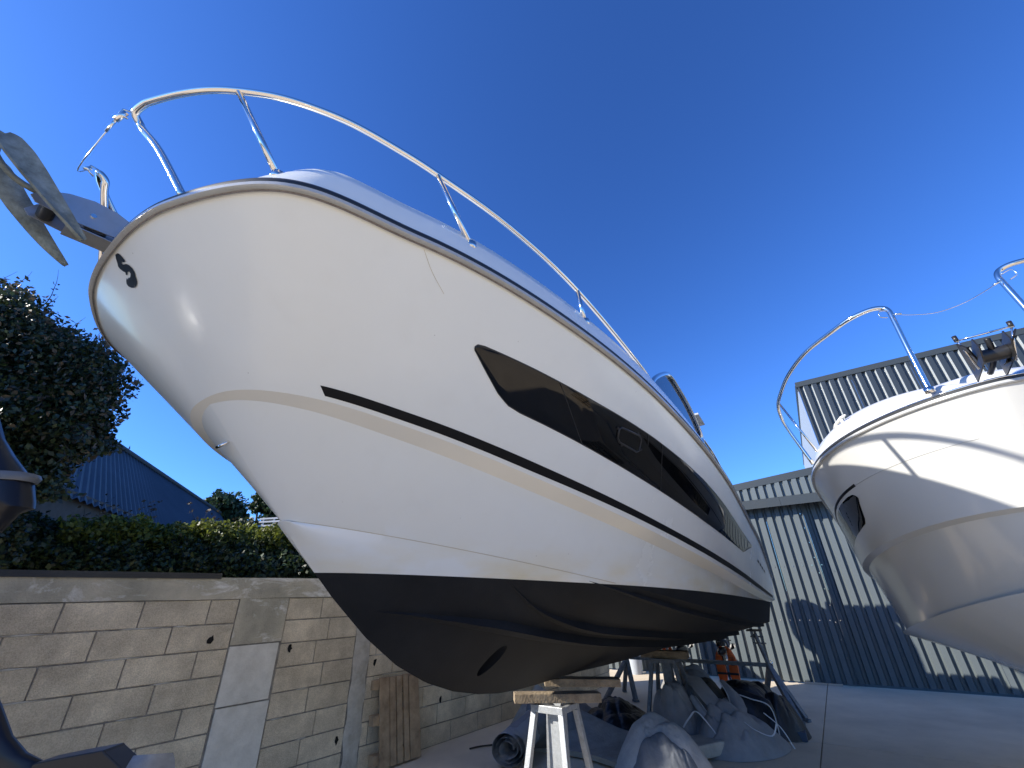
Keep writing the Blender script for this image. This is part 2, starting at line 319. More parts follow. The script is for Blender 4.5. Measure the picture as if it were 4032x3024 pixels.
def block_mesh(L, hgt):
    key = (round(L, 3), round(hgt, 3))
    if key not in BMESH:
        mb = MB(); mb.box((0, 0, 0), (L, 0.06, hgt)); me = bpy.data.meshes.new('block'); me.from_pydata(mb.v, [], mb.f)
        bm = bmesh.new(); bm.from_mesh(me); bmesh.ops.recalc_face_normals(bm, faces=bm.faces)
        bmesh.ops.bevel(bm, geom=list(bm.edges), offset=0.004, segments=1, affect='EDGES'); bm.to_mesh(me); bm.free(); me.materials.append(BLOCK); BMESH[key] = me
    return BMESH[key]
WROT = math.atan2(WD.y, WD.x)
def lay(s0, s1, z0, z1):
    L = s1 - s0
    if L < 0.06: return
    g = 0.009
    o = bpy.data.objects.new('block', block_mesh(L - g, z1 - z0 - 0.011)); COL.objects.link(o); o.parent = wall
    o.location = Wp((s0 + s1) / 2, -0.03 + random.uniform(-0.004, 0.003), (z0 + z1) / 2) - wall.location
    o.rotation_euler = (random.uniform(-0.006, 0.006), random.uniform(-0.004, 0.004), WROT + random.uniform(-0.004, 0.004))
def bay(s0, s1, offs):
    for k in range(8):
        j = offs[k % 2]; xs = []
        x = j - 0.4975 * 40
        while x < s1:
            if x > s0 + 0.05 and x < s1 - 0.05: xs.append(x)
            x += 0.4975
        xs = [s0] + xs + [s1]
        for p, q in zip(xs[:-1], xs[1:]): lay(p, q, ZB[k], ZB[k + 1])
bay(S_L, -3.615, (-4.60, -4.852))
bay(-3.135, -2.29, (-2.642, -2.76))
bay(-2.085, S_R, (-1.25, -1.0))
# column 1: concrete infill over two pale panels
b = MB(); b.prism([(-3.61, -0.06), (-3.14, -0.06), (-3.14, 0.001), (-3.61, 0.001)], lambda a, n, t: Wp(a, n, t), 1.268, 1.655); wpart(b, 'column_head', BEAM)
for z0, z1, s0, s1 in ((0.795, 1.255, -3.605, -3.158), (0.02, 0.782, -3.598, -3.145)):
    b = MB(); b.prism([(s0, -0.05), (s1, -0.05), (s1, 0.006), (s0, 0.006)], lambda a, n, t: Wp(a, n, t), z0, z1); wpart(b, 'panel', PANEL, bevel=0.004)
b = MB(); G = []
for i in range(41):
    z = 1.655 * i / 40; wdt = 0.205 * (1 - 0.25 * abs(noise.noise((z * 3, 4, 1))))
    G.append([Wp(-2.187 + wdt * 0.5 * x + 0.02 * noise.noise((z * 4, x * 2, 7)), 0.010 * (1 - x * x) - 0.004 + 0.006 * noise.noise((z * 14, x * 5, 2)), z) for x in (-1.02, -0.75, -0.4, 0, 0.4, 0.75, 1.02)])
b.grid(G); wpart(b, 'column', STUC, smooth=True)
for s_, z in ((-3.783, 1.324), (-3.037, 1.19), (-2.0, 0.97), (-0.955, 0.454), (-2.37, 0.324)):
    b = MB(); n = 12; ring = []
    for k in range(n):
        a = 2 * math.pi * k / n; rr = 0.028 * (1 + 0.35 * random.uniform(-1, 1)); ring.append((s_ + rr * 0.75 * math.cos(a), z + rr * 1.25 * math.sin(a)))
    b.add([Wp(p[0], 0.0045, p[1]) for p in ring], [tuple(range(n))]); wpart(b, 'weep_hole', DARKH)
for k in range(26):   # mortar squeezed out of the bed joints
    s_ = random.uniform(-5.4, 0.2); z = random.choice(ZB[1:8]); L = random.uniform(0.08, 0.4)
    if -3.62 < s_ + L and s_ < -3.13: continue
    b = MB(); G = []
    for i in range(9):
        x = i / 8; hh = 0.010 * math.sin(math.pi * x) * (0.7 + 0.6 * random.random())
        G.append([Wp(s_ + L * x, -0.004, z - hh), Wp(s_ + L * x, 0.004 * math.sin(math.pi * x), z - hh * 0.3), Wp(s_ + L * x, 0.003 * math.sin(math.pi * x), z + hh * 0.4), Wp(s_ + L * x, -0.004, z + hh * 0.6)])
    b.grid(G); wpart(b, 'mortar_smear', STUC)

# ------------------------------------------------------------------ sheds
def corr_profile(r0, r1, per=0.165, dep=0.052):
    P = []; k0 = math.floor(r0 / per); x = k0 * per
    base = []
    while x < r1 + per:
        base += [(x, 0), (x + 0.045, 0), (x + 0.063, -dep), (x + 0.147, -dep)]   # valley then crest (toward viewer)
        x += per
    pts = []
    def at(rr):
        for (xa, ya), (xb, yb) in zip(base[:-1], base[1:]):
            if xa <= rr <= xb: return ya + (yb - ya) * (rr - xa) / max(xb - xa, 1e-9)
        return 0
    pts = [(r0, at(r0))] + [p for p in base if r0 < p[0] < r1] + [(r1, at(r1))]
    return pts
def sheet(parent, org, r0, r1, z0, z1, da=0.0, m=None, ztop=None, name='sheet'):
    P = corr_profile(r0, r1); mb = MB()
    zt = ztop or (lambda r: z1)
    G = [[Y(FD + da + p[1], p[0], z0) - org for p in P], [Y(FD + da + p[1], p[0], zt(p[0])) - org for p in P]]
    mb.grid(G); o = mb.build(name, m or CORR, parent); return o
FD = 2.69
shed = thing('boat_shed', 'low dark grey corrugated metal shed with sliding doors behind the boats', 'building', Yt(Y(FD, 2, 0)))
so_ = Vector(shed.location)
zr = lambda r: 3.66 + 0.085 * (r - 0.8)
x = -4.6
while x < 2.04:
    x1 = min(x + 0.99, 2.05); sheet(shed, so_, x, x1 - 0.004, 0.03, 3.3, 0.0); x = x1
x = 2.05
while x < 11:
    x1 = x + 0.99; sheet(shed, so_, x + 0.004, x1, 0.03, 3.3, 0.17); x = x1
b = MB(); b.box(Y(FD + 0.07, 2.045, 1.66) - so_, (0.012, 0.2, 3.26), Matrix.Rotation(math.atan2(AX.y, AX.x) - math.pi / 2, 3, 'Z')); b.build('door_edge', FLASH, shed)
# door rail cover (flashing)
for (r0, r1) in ((-4.6, 1.72), (1.724, 6.0), (6.004, 11.0)):
    b = MB(); b.prism([(-0.30, 3.185), (-0.30, 3.365), (-0.02, 3.42), (0.10, 3.42), (0.10, 3.30), (-0.02, 3.30), (-0.285, 3.19)], lambda a, z, t: Y(FD + a, t, z) - so_, r0, r1)
    b.build('flashing', FLASH, shed)
x = -4.6
while x < 2.7:
    x1 = min(x + 0.99, 2.75); sheet(shed, so_, x, x1 - 0.003, 3.40, 4, -0.03, ztop=zr); x = x1
b = MB(); b.add([Y(FD - 0.09, -4.7, zr(-4.7) - 0.02) - so_, Y(FD - 0.09, 2.74, zr(2.74) - 0.02) - so_, Y(FD - 0.09, 2.74, zr(2.74) + 0.13) - so_, Y(FD - 0.09, -4.7, zr(-4.7) + 0.13) - so_,
               Y(FD + 6, -4.7, zr(-4.7) - 0.02) - so_, Y(FD + 6, 2.74, zr(2.74) - 0.02) - so_, Y(FD + 6, 2.74, zr(2.74) + 0.13) - so_, Y(FD + 6, -4.7, zr(-4.7) + 0.13) - so_],
              [(0, 1, 2, 3), (4, 7, 6, 5), (0, 3, 7, 4), (1, 5, 6, 2), (3, 2, 6, 7), (0, 4, 5, 1)]); b.build('roof', FLASH, shed)
for z in (1.05, 2.02):       # fixing screws
    for k in range(-10, 13):
        r_ = k * 0.165 + 0.105
        b = MB(); b.tube([Y(FD - 0.052, r_, z) - so_, Y(FD - 0.060, r_, z) - so_], 0.008, 6); b.build('screw', STEEL, shed)
for k in range(10):
    b = MB(); b.tube([Y(FD - 0.052, 2.0, 0.45 + k * 0.285) - so_, Y(FD - 0.060, 2.0, 0.45 + k * 0.285) - so_], 0.008, 6); b.build('screw', STEEL, shed)
b = MB(); b.box(Y(FD - 0.075, 1.5, 0.022) - so_, (0.6, 0.03, 0.04), Matrix.Rotation(math.atan2(RX.y, RX.x), 3, 'Z')); b.build('kick_strip', STEEL, shed)
tall = thing('tall_shed', 'taller dark corrugated shed block rising behind the right-hand boat', 'building', Yt(Y(FD, 6, 0)))
to_ = Vector(tall.location)
x = 2.75
while x < 14:
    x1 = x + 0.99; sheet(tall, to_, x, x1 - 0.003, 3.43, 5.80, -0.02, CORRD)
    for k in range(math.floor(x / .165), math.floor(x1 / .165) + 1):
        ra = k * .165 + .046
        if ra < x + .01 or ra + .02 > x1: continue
        mb = MB(); mb.grid([[Y(FD - .022, ra - .002, 3.44) - to_, Y(FD - .0735, ra + .0162, 3.44) - to_], [Y(FD - .022, ra - .002, 5.775) - to_, Y(FD - .0735, ra + .0162, 5.775) - to_]]); mb.build('lit_flank', LITFL, tall)  # bright strip painted as the sunlit left flank of each corrugation
    x = x1
b = MB(); b.prism([(-0.085, 5.78), (-0.085, 5.90), (0.25, 5.905), (0.25, 5.78)], lambda a, z, t: Y(FD + a, t, z) - to_, 2.73, 14); b.build('parapet_cap', FLASH, tall)
b = MB(); b.add([Y(FD + 0.0, 2.745, 3.4) - to_, Y(FD + 26, 2.745, 3.4) - to_, Y(FD + 26, 2.745, 5.78 + 26 * .148) - to_, Y(FD + 0.0, 2.745, 5.78) - to_], [(0, 1, 2, 3)]); b.build('side_wall', SIDEW, tall)
b = MB(); b.tube([Y(FD + 0.02, 2.74, 5.84) - to_, Y(FD + 26, 2.74, 5.84 + 26 * .148) - to_], 0.03, 6); b.build('verge_trim', FLASH, tall)

# ------------------------------------------------------------------ hull maths
NT = 140
TT = np.linspace(0, 1, NT)
def us(L): return L * (1 - (1 - TT) ** 2.5)
def plan(u, L, B, u0, p, q, tap):
    e = np.clip((u - u0) / (L - u0), 0, 1)
    return B * np.maximum(1 - e ** p, 0) ** (1 / q) * (1 - tap * np.clip(1 - u / u0, 0, 1) ** 2)
def hat(t, n):
    c_ = np.linspace(0, 1, n); wd = 1 / (n - 1); b_ = np.clip(1 - np.abs(t[:, None] - c_) / wd, 0, 1); return b_ * b_ * (3 - 2 * b_)
HB = hat(TT, 9); FADE = 1 - TT ** 8
def offs(A, wv):
    g = np.gradient(A[:, :2], axis=0); n = np.stack([g[:, 1], -g[:, 0]], -1); n /= np.maximum(np.linalg.norm(n, axis=1), 1e-9)[:, None]
    Bx = A.copy(); Bx[:, :2] += n * (wv[:, None] if hasattr(wv, '__len__') else wv); return Bx
def knuckle(K, f0, f1, f2, fsl):
    wv = f0 * (1 - TT) ** 2 + 2 * f1 * TT * (1 - TT) + f2 * TT * TT
    K2 = offs(K, wv); K2[:, 2] -= wv * fsl; K2[:, 1] = np.maximum(K2[:, 1], 0); K2[-1, 1] = 0; return K2
def st3(u, y, z): return np.stack([u, y, z], -1)
def main_rows():
    d0 = np.array([-0.03358, 0.01261, 0.04662, 0.03551, 0.02759, 0.03505, 0.11696, 0.01577, -0.07832])
    d1 = np.array([0.00501, 0.00045, 0.00096, -0.00557, -0.01817, -0.00954, 0.01479, 0.01442, 0.0111])
    d2 = np.array([0.00478, -0.00184, -0.00555, -0.0037, -0.00224, -0.00202, -0.00172, -0.00093, -6e-05])
    u = us(8.34105); S = st3(u, plan(u, 8.34105, 1.5817, 4.38226, 2.44212, 2.77641, 0.10196) + HB @ d0 * FADE, 1.76574 + 0.17038 * u - 0.00812 * u * u)
    u = us(7.81801); K = st3(u, plan(u, 7.81801, 1.40755, 2.70026, 1.84844, 2.35888, 0.04414) + HB @ d1 * FADE, 1.45834 + 0.00484 * u + 0.0102 * u * u)
    K2 = knuckle(K, 0.07235, 0.15043, 0.03193, 0.39024)
    u = us(7.31319); C = st3(u, plan(u, 7.31319, 1.23036, 2.8807, 2.05655, 1.28899, 0.03) + HB @ d2 * FADE, 1.15958 - 0.00762 * u + 0.01348 * u * u - 0.00044 * u ** 3)
    kt = [(0, .846), (1.24, .845), (1.735, .841), (2.231, .827), (2.727, .809), (3.223, .795), (3.719, .787), (4.214, .783), (4.71, .765), (4.958, .755), (5.206, .749), (5.454, .753), (5.702, .775), (5.95, .816), (6.198, .884), (6.446, .987), (6.693, 1.133), (6.941, 1.318), (7.189, 1.53), (7.31319, 1.65)]
    Kl = st3(u, 0 * u, np.interp(u, [a for a, _ in kt], [b_ for _, b_ in kt]))
    for A in (S, K, K2, C): A[-1, 1] = 0
    Kl[-1] = C[-1]
    return S, K, K2, C, Kl
def right_rows():
    u = us(6.50478); S = st3(u, plan(u, 6.50478, 1.31961, 4.10579, 2.52201, 1.69658, .06), 2.0845 + .12515 * u - .00886 * u * u)
    u = us(6.13557); K = st3(u, plan(u, 6.13557, 1.22638, 2.27912, 2.03078, 2.19932, .05), 1.67831 + .00525 * u + .00291 * u * u)
    K2 = knuckle(K, .05598, .06909, .06018, .36264)
    u = us(5.8118); C = st3(u, plan(u, 5.8118, 1.01518, 1.97998, 2.00529, 1.41384, .03), .92114 - .00064 * u + .01375 * u * u)
    kt = [(0, .62), (3, .58), (4.2, .60), (4.7, .65), (5.1, .76), (5.4, .91), (5.65, 1.14), (5.8118, 1.3825)]
    Kl = st3(u, 0 * u, np.interp(u, [a for a, _ in kt], [b_ for _, b_ in kt]))
    for A in (S, K, K2, C): A[-1, 1] = 0
    Kl[-1] = C[-1]; return S, K, K2, C, Kl
def lerp_rows(A, B, n, cvx=0.0):
    out = []
    for k in range(n + 1):
        v = k / n; Q = A * (1 - v) + B * v; Q = Q.copy(); Q[:, 1] += cvx * 4 * v * (1 - v) * np.clip((1 - TT) * 12, 0, 1); out.append(Q)
    return out
def smooth_row(A, it=2):
    A = A.copy()
    for _ in range(it): A[1:-1] = 0.25 * A[:-2] + 0.5 * A[1:-1] + 0.25 * A[2:]
    return A
def boat_matrix(tx, ty, psi, tau):
    a = Vector((math.sin(psi), math.cos(psi), 0)); r = Vector((math.cos(psi), -math.sin(psi), 0)); ct, st = math.cos(tau), math.sin(tau)
    X = Vector((-a.x * ct, -a.y * ct, st)); Zv = Vector((a.x * st, a.y * st, ct)); Mx = Matrix.Identity(4)
    for i in range(3): Mx[i][0] = X[i]; Mx[i][1] = r[i]; Mx[i][2] = Zv[i]
    Mx[0][3] = tx; Mx[1][3] = ty; return Mx
def hull_mesh(rows, cvx, cut=None, lip=0.0):
    S, K, K2, C, Kl = rows
    if lip:
        Cl = offs(C, -lip * np.clip((1 - TT) * 14, 0, 1)); Cl[:, 2] -= 0.012; Cl[-1] = C[-1]
        groups = [lerp_rows(S, K, 12), lerp_rows(K, K2, 2), lerp_rows(K2, C, 6), lerp_rows(C, Cl, 1), lerp_rows(Cl, Kl, 8, cvx)]
    else:
        groups = [lerp_rows(S, K, 12), lerp_rows(K, K2, 2), lerp_rows(K2, C, 6), lerp_rows(C, Kl, 8, cvx)]
    bm = bmesh.new()
    mats = [0, 1, 0, 2, 2]
    for sgn in (1, -1):
        for gi, g in enumerate(groups):
            vs = [[bm.verts.new((p[0], sgn * p[1], p[2])) for p in row] for row in g]
            for i in range(len(g) - 1):
                for j in range(NT - 1):
                    q = (vs[i][j], vs[i + 1][j], vs[i + 1][j + 1], vs[i][j + 1])
                    try:
                        f = bm.faces.new(q if sgn > 0 else q[::-1]); f.material_index = mats[gi]
                    except ValueError: pass
    # transom
    prof = [g[i][0] for gi, g in enumerate(groups) for i in range(0 if gi == 0 else 1, len(g))]
    loop = [(p[0] - 0.0, p[1], p[2]) for p in prof] + [(p[0], -p[1], p[2]) for p in prof[-2::-1]]
    f = bm.faces.new([bm.verts.new(p) for p in loop]); f.material_index = 0
    bmesh.ops.remove_doubles(bm, verts=bm.verts, dist=0.0006)
    bmesh.ops.dissolve_degenerate(bm, dist=0.0002, edges=bm.edges)
    bmesh.ops.recalc_face_normals(bm, faces=bm.faces)
    if cut is not None: bmesh.ops.bisect_plane(bm, geom=list(bm.verts) + list(bm.edges) + list(bm.faces), plane_co=(0, 0, cut), plane_no=(0, 0, 1), dist=1e-5)
    return bm
def bm_part(bm, name, test, m, parent, angle=22):
    b2 = bm.copy(); kill = [f for f in b2.faces if not test(f)]
    bmesh.ops.delete(b2, geom=kill, context='FACES')
    for f in b2.faces: f.material_index = 0; f.smooth = True
    me = bpy.data.meshes.new(name); b2.to_mesh(me); b2.free()
    o = link(name, me, m, parent); me.set_sharp_from_angle(angle=R(angle)); return o
def ring_rows(S):
    """port stern -> bow -> starboard stern poly line of the sheer"""
    P = [tuple(p) for p in S] + [(p[0], -p[1], p[2]) for p in S[-2::-1]]
    return [Vector(p) for p in P]
def sweep_profile(line, prof, taper=None):
    """prof: list of (outward, up); returns grid"""
    G = []; n = len(line)
    for i, p in enumerate(line):
        a = line[max(i - 1, 0)]; b_ = line[min(i + 1, n - 1)]; d = (b_ - a); d.z = 0; d.normalize()
        o = Vector((-d.y, d.x, 0))     # left of travel = outboard, travelling from the port stern round the bow
        G.append([p + o * q[0] + Vector((0, 0, q[1])) for q in (prof if taper is None else taper(i, n))])
    return G
def on_surf(A, B, t, v, off=0.0):
    x = t * (NT - 1)
    f = lambda Q, xx: np.array([np.interp(xx, np.arange(NT), Q[:, j]) for j in range(3)])
    h = 0.5
    g = lambda tt_, vv: f(A, tt_) * (1 - vv) + f(B, tt_) * vv
    p = g(x, v); du = g(min(x + h, NT - 1), v) - g(max(x - h, 0), v); dv = g(x, 1.0) - g(x, 0.0)
    n = np.cross(du, dv); n = n / np.linalg.norm(n)
    if n[1] < 0: n = -n
    return Vector(p + n * off), Vector(n)

# ------------------------------------------------------------------ the big boat
mrows = main_rows(); S, K, K2, C, Kl = mrows
boat = thing('motor_boat', 'large white motor boat with black bottom propped up on stands, dark side window', 'boat')
boat.matrix_world = boat_matrix(2.89305, 8.12301, 0.59727, 0.04534)
W0 = 1.43008
bm = hull_mesh(mrows, 0.04085, W0)
# bow-thruster tunnel: cut with a cylinder across the forefoot
hull = bm_part(bm, 'hull', lambda f: f.calc_center_median().z > W0 and f.material_index != 1, GEL, boat)
bm_part(bm, 'knuckle', lambda f: f.calc_center_median().z > W0 and f.material_index == 1, GELC, hull)
bottom = bm_part(bm, 'bottom', lambda f: f.calc_center_median().z <= W0, ANTI, boat)
hull_bvh = BVHTree.FromBMesh(bm); bm.free()
# thruster tunnel
tp = Vector((5.86, 0, 0.985))
mb = MB(); EL = lambda y_, k=1.0: [tp + Vector((0.048 * k * math.cos(2 * math.pi * j / 32), y_, 0.088 * k * math.sin(2 * math.pi * j / 32))) for j in range(32)]
mb.grid([EL(-0.9), EL(0.9)], close=True); mb.f += [tuple(range(32)), tuple(range(32, 64))]; cutter = mb.build('cutter', BLKR)
md = bottom.modifiers.new('cut', 'BOOLEAN'); md.object = cutter; md.operation = 'DIFFERENCE'; md.solver = 'FAST'
cutter.parent = boat
dg = bpy.context.evaluated_depsgraph_get(); bpy.context.view_layer.update()
nm = bpy.data.meshes.new_from_object(bottom.evaluated_get(bpy.context.evaluated_depsgraph_get()))
bottom.modifiers.clear()
if len(nm.polygons) > 1500: bottom.data = nm
bpy.data.objects.remove(cutter, do_unlink=True)
def to_skin(ring, sg):
    out = []
    for p in ring:
        hit_ = hull_bvh.ray_cast(Vector((p.x, sg * 2.0, p.z)), Vector((0, -sg, 0)))[0]
        out.append(Vector((p.x, (hit_.y if hit_ else sg * .15) - sg * .002, p.z)))
    return out
mb = MB(); mb.grid([to_skin(EL(0, .99), -1), EL(-.05, .99), EL(.05, .99), to_skin(EL(0, .99), 1)], close=True); mb.build('thruster_tunnel', ANTI, bottom, smooth=True)
mb = MB(); mb.tube([tp + Vector((0, 0.02, 0)), tp + Vector((0, 0.07, 0))], 0.028, 14)
for k in range(4):
    a = k * math.pi / 2 + 0.4; dv = Vector((math.cos(a), 0, math.sin(a))); mb.bar(tp + Vector((0, 0.045, 0)) + dv * 0.02, tp + Vector((0, 0.045, 0)) + dv * 0.078, 0.045, 0.008, up=(0.4, 1, 0))
mb.v = [(tp.x + (v[0] - tp.x) * .5, v[1], v[2]) for v in mb.v]
mb.build('thruster_propeller', STEEL, bottom)
# spray strakes
def strake(tv, w, h):
    Pn = []
    for t, v in tv: Pn.append((t, v))
    ts = [p[0] for p in Pn][::-1]; vs = [p[1] for p in Pn][::-1]
    tt_ = np.linspace(ts[0], ts[-1], 60); vv = np.interp(tt_, ts, vs)
    for _ in range(6): vv[1:-1] = .25 * vv[:-2] + .5 * vv[1:-1] + .25 * vv[2:]
    for sgn in (1, -1):
        G = []
        for i, (t, v) in enumerate(zip(tt_, vv)):
            k = min(1, (len(tt_) - 1 - i) / 14); ww = w * k + 0.002; hh = h * k
            x = t * (NT - 1); c_ = np.array([np.interp(x, np.arange(NT), C[:, j]) for j in range(3)]); kl = np.array([np.interp(x, np.arange(NT), Kl[:, j]) for j in range(3)])
            q = c_ * (1 - v) + kl * v; q[1] += 0.04085 * 4 * v * (1 - v); dd = c_ - kl; dd /= np.linalg.norm(dd)
            nrm = np.array([0, dd[2], -dd[1]]);                       # outward-down
            p0 = q - dd * ww * 0.15 - nrm * 0.01; p1 = q + nrm * hh * 0.35 - dd * ww * .0; p2 = q + dd * ww * 0.8 + nrm * hh; p3 = q + dd * ww * 1.0 - nrm * 0.012
            G.append([Vector((a_[0], sgn * a_[1], a_[2])) for a_ in (p0, p1, p2, p3)])
        m_ = MB(); m_.grid(G); m_.build('spray_strake', ANTI, bottom)
strake([(0.6441, 0.8092), (0.6033, 0.6537), (0.555, 0.5678), (0.5061, 0.5229), (0.453, 0.5142), (0.3958, 0.53), (0.34, 0.56), (0.2, 0.6), (0.02, 0.6)], 0.085, 0.055)
strake([(0.524, 0.1607), (0.5054, 0.2388), (0.4773, 0.3302), (0.4267, 0.40), (0.38, 0.43), (0.3, 0.44), (0.15, 0.44), (0.02, 0.44)], 0.075, 0.05)
strake([(0.44, 0.03), (0.40, 0.06), (0.3469, 0.1), (0.3, 0.12), (0.24, 0.12), (0.1285, 0.12), (0.01, 0.12)], 0.06, 0.035)
for sgn in (1, -1):
    mb = MB(); mb.tube([Vector((p[0], sgn * (p[1] + .0005), p[2])) for p in C[::3] if p[2] > W0 + .004], 0.0022, 4); mb.build('chine_seam', SEAL2, hull)
# rub rail, rubber insert, gunwale
line = ring_rows(S)
mb = MB(); mb.grid(sweep_profile(line, [(-0.004, -0.002), (0.012, -0.003), (0.022, 0.003), (0.022, 0.019), (0.017, 0.023), (-0.01, 0.024)])); mb.build('rub_rail', RAILG, hull, smooth=True, angle=35)
mb = MB(); mb.grid(sweep_profile(line, [(-0.006, 0.0225), (0.017, 0.0235), (0.021, 0.034), (0.015, 0.050), (-0.004, 0.062)])); mb.build('rubber_strip', RUBB, hull, smooth=True, angle=50)
mb = MB(); mb.grid(sweep_profile(line, [(0.0015, -0.012), (0.0035, -0.006), (0.0045, 0.0)])); mb.build('sealant_bead', SEAL, hull)
def gun_h(i, n):
    t = TT[i] if i < NT else TT[2 * NT - 2 - i]
    return 0.215 * (1 - max(0, min(1, (t - 0.70) / 0.16)) ** 1.5) + 0.068 if t > 0.0 else 0.2
def gtap(i, n):
    h = gun_h(i, n); t = TT[i] if i < NT else TT[2 * NT - 2 - i]
    h *= min(1, 0.45 + t * 2.2)
    h = max(h, 0.066)
    return [(-0.004, 0.058), (-0.02, 0.066 + (h - 0.066) * 0.25), (-0.045, 0.066 + (h - 0.066) * 0.65), (-0.075, h - 0.004), (-0.10, h + 0.004), (-0.13, h), (-0.14, h - 0.05)]
Gg = sweep_profile(line, None, gtap)
mb = MB(); mb.grid(Gg); gun = mb.build('gunwale', GEL, hull, smooth=True, angle=60)
mb = MB(); inner = [r_[-1] for r_ in Gg]; half = inner[:NT - 2]; oth = inner[NT + 1:][::-1]
n_ = min(len(half), len(oth)); Gd = []
for i in range(n_):
    p, q = half[i], oth[i]
    if p.y - q.y < 0.02: break
    Gd.append([p, p.lerp(q, 0.25) + Vector((0, 0, 0.04)), p.lerp(q, 0.5) + Vector((0, 0, 0.06)), p.lerp(q, 0.75) + Vector((0, 0, 0.04)), q])
mb.grid(Gd); mb.build('deck', GEL, hull, smooth=True)
mb = MB(); mb.box((6.9, 0.75, 2.885), (0.55, 0.3, 0.03)); mb.build('deck_hatch', GEL, hull, bevel=0.008)
# side window
WU = [(0.5754, 0.395), (0.5726, 0.3745), (0.566, 0.3655), (0.5525, 0.360), (0.5184, 0.347), (0.4824, 0.336), (0.4507, 0.327), (0.4203, 0.312), (0.3765, 0.290), (0.3346, 0.275), (0.2907, 0.268), (0.2458, 0.285), (0.1881, 0.33), (0.1432, 0.33)]
WL = [(0.5754, 0.398), (0.5643, 0.4829), (0.5504, 0.58), (0.54, 0.6234), (0.5269, 0.6345), (0.5021, 0.632), (0.4676, 0.633), (0.4306, 0.638), (0.3892, 0.640), (0.3587, 0.638), (0.3247, 0.637), (0.2818, 0.636), (0.2239, 0.62), (0.1767, 0.588), (0.1432, 0.36)]
def ip(tab, t):
    tb = sorted(tab); return float(np.interp(t, [a for a, _ in tb], [b_ for _, b_ in tb]))
def strip_on(tu, tab_u, tab_l, off, rows=6, grow=0.0):
    G = []
    for t in tu:
        a, b_ = ip(tab_u, t) - grow, ip(tab_l, t) + grow
        G.append([on_surf(S, K, t, a + (b_ - a) * k / rows, off if 0 < k < rows else max(off - 0.004, 0.0012))[0] for k in range(rows + 1)])
    return G
ts = np.concatenate([np.linspace(0.1435, 0.545, 70), np.linspace(0.5465, 0.5753, 26)])
for sgn in (1, -1):
    for nm_, off, grow, m_ in (('window_seal', 0.0025, 0.008, RUBB), ('window', 0.0055, 0.0, GLASS)):
        G = strip_on(ts, WU, WL, off, 8, grow)
        if sgn < 0: G = [[Vector((p.x, -p.y, p.z)) for p in r_] for r_ in G]
        mb = MB(); mb.grid(G); win = mb.build(nm_, m_, hull, smooth=True)
    if sgn > 0: win_port = win
    SU = [(0.7375, 0.9143), (0.6122, 0.9085), (0.5129, 0.9037), (0.4032, 0.9015), (0.3341, 0.8971), (0.19, 0.886), (0.02, 0.87)]; SLo = [(0.7375, 0.9143), (0.7331, 0.9704), (0.6119, 0.9692), (0.5115, 0.969), (0.4018, 0.9574), (0.3327, 0.9521), (0.19, 0.955), (0.02, 0.955)]
    G = strip_on(np.concatenate([np.linspace(0.02, 0.733, 90), [0.7345, 0.736, 0.7374]]), SU, SLo, 0.0022, 2)
    if sgn < 0: G = [[Vector((p.x, -p.y, p.z)) for p in r_] for r_ in G]
    mb = MB(); mb.grid(G); mb.build('stripe', BLKV, hull, smooth=True)
# opening port and joints in the window
def wpt(t, v, off): return on_surf(S, K, t, v, off)[0]
loop = []
t0_, t1_, e = 0.3985, 0.426, 0.006
va = lambda t: 0.352 + (t - 0.3985) * 1.0; vb = lambda t: 0.478 + (t - .3985) * 0.3
for (t, v) in [(t0_, va(t0_) + .02), (t0_ + .003, va(t0_)), (t1_ - .003, va(t1_)), (t1_, va(t1_) + .02), (t1_, vb(t1_) - .02), (t1_ - .003, vb(t1_)), (t0_ + .003, vb(t0_)), (t0_, vb(t0_) - .02)]: loop.append(wpt(t, v, 0.010))
mb = MB(); mb.tube(loop, 0.0065, 6, closed=True); pf = mb.build('port_frame', BLKR, win_port, smooth=True)
mb = MB(); mb.add([p - (p - sum(loop, Vector()) / 8) * 0.03 for p in loop], [tuple(range(8))]); mb.build('port_pane', GLASS, win_port)
for (t, v) in ((0.403, 0.345), (0.4275, 0.40), (0.3965, 0.44), (0.42, 0.495)):
    p, n = on_surf(S, K, t, v, 0.006); mb = MB(); mb.tube([p, p + n * 0.008], 0.008, 8); mb.build('port_knob', BLKR, win_port)
for (ta, va_, tb, vb_) in ((0.4926, 0.34, 0.4625, 0.632), (0.3687, 0.288, 0.3613, 0.638), (0.3896, 0.296, 0.3879, 0.375)):
    mb = MB(); mb.tube([wpt(ta + (tb - ta) * k / 6, va_ + (vb_ - va_) * k / 6, 0.006) for k in range(7)], 0.0022, 5); mb.build('window_joint', BLKR, win_port)
scr = [Vector((7.600, 1.158, 2.58)), Vector((7.525, 1.137, 2.527)), Vector((7.432, 1.1255, 2.475))]
mb = MB(); P_ = []
for q in curve_pts(scr, 8):
    l_, n_, i_, d_ = hull_bvh.find_nearest(q); P_.append(l_)
mb.tube(P_, .0012, 4); mb.build('scratch', SEAL2, hull)
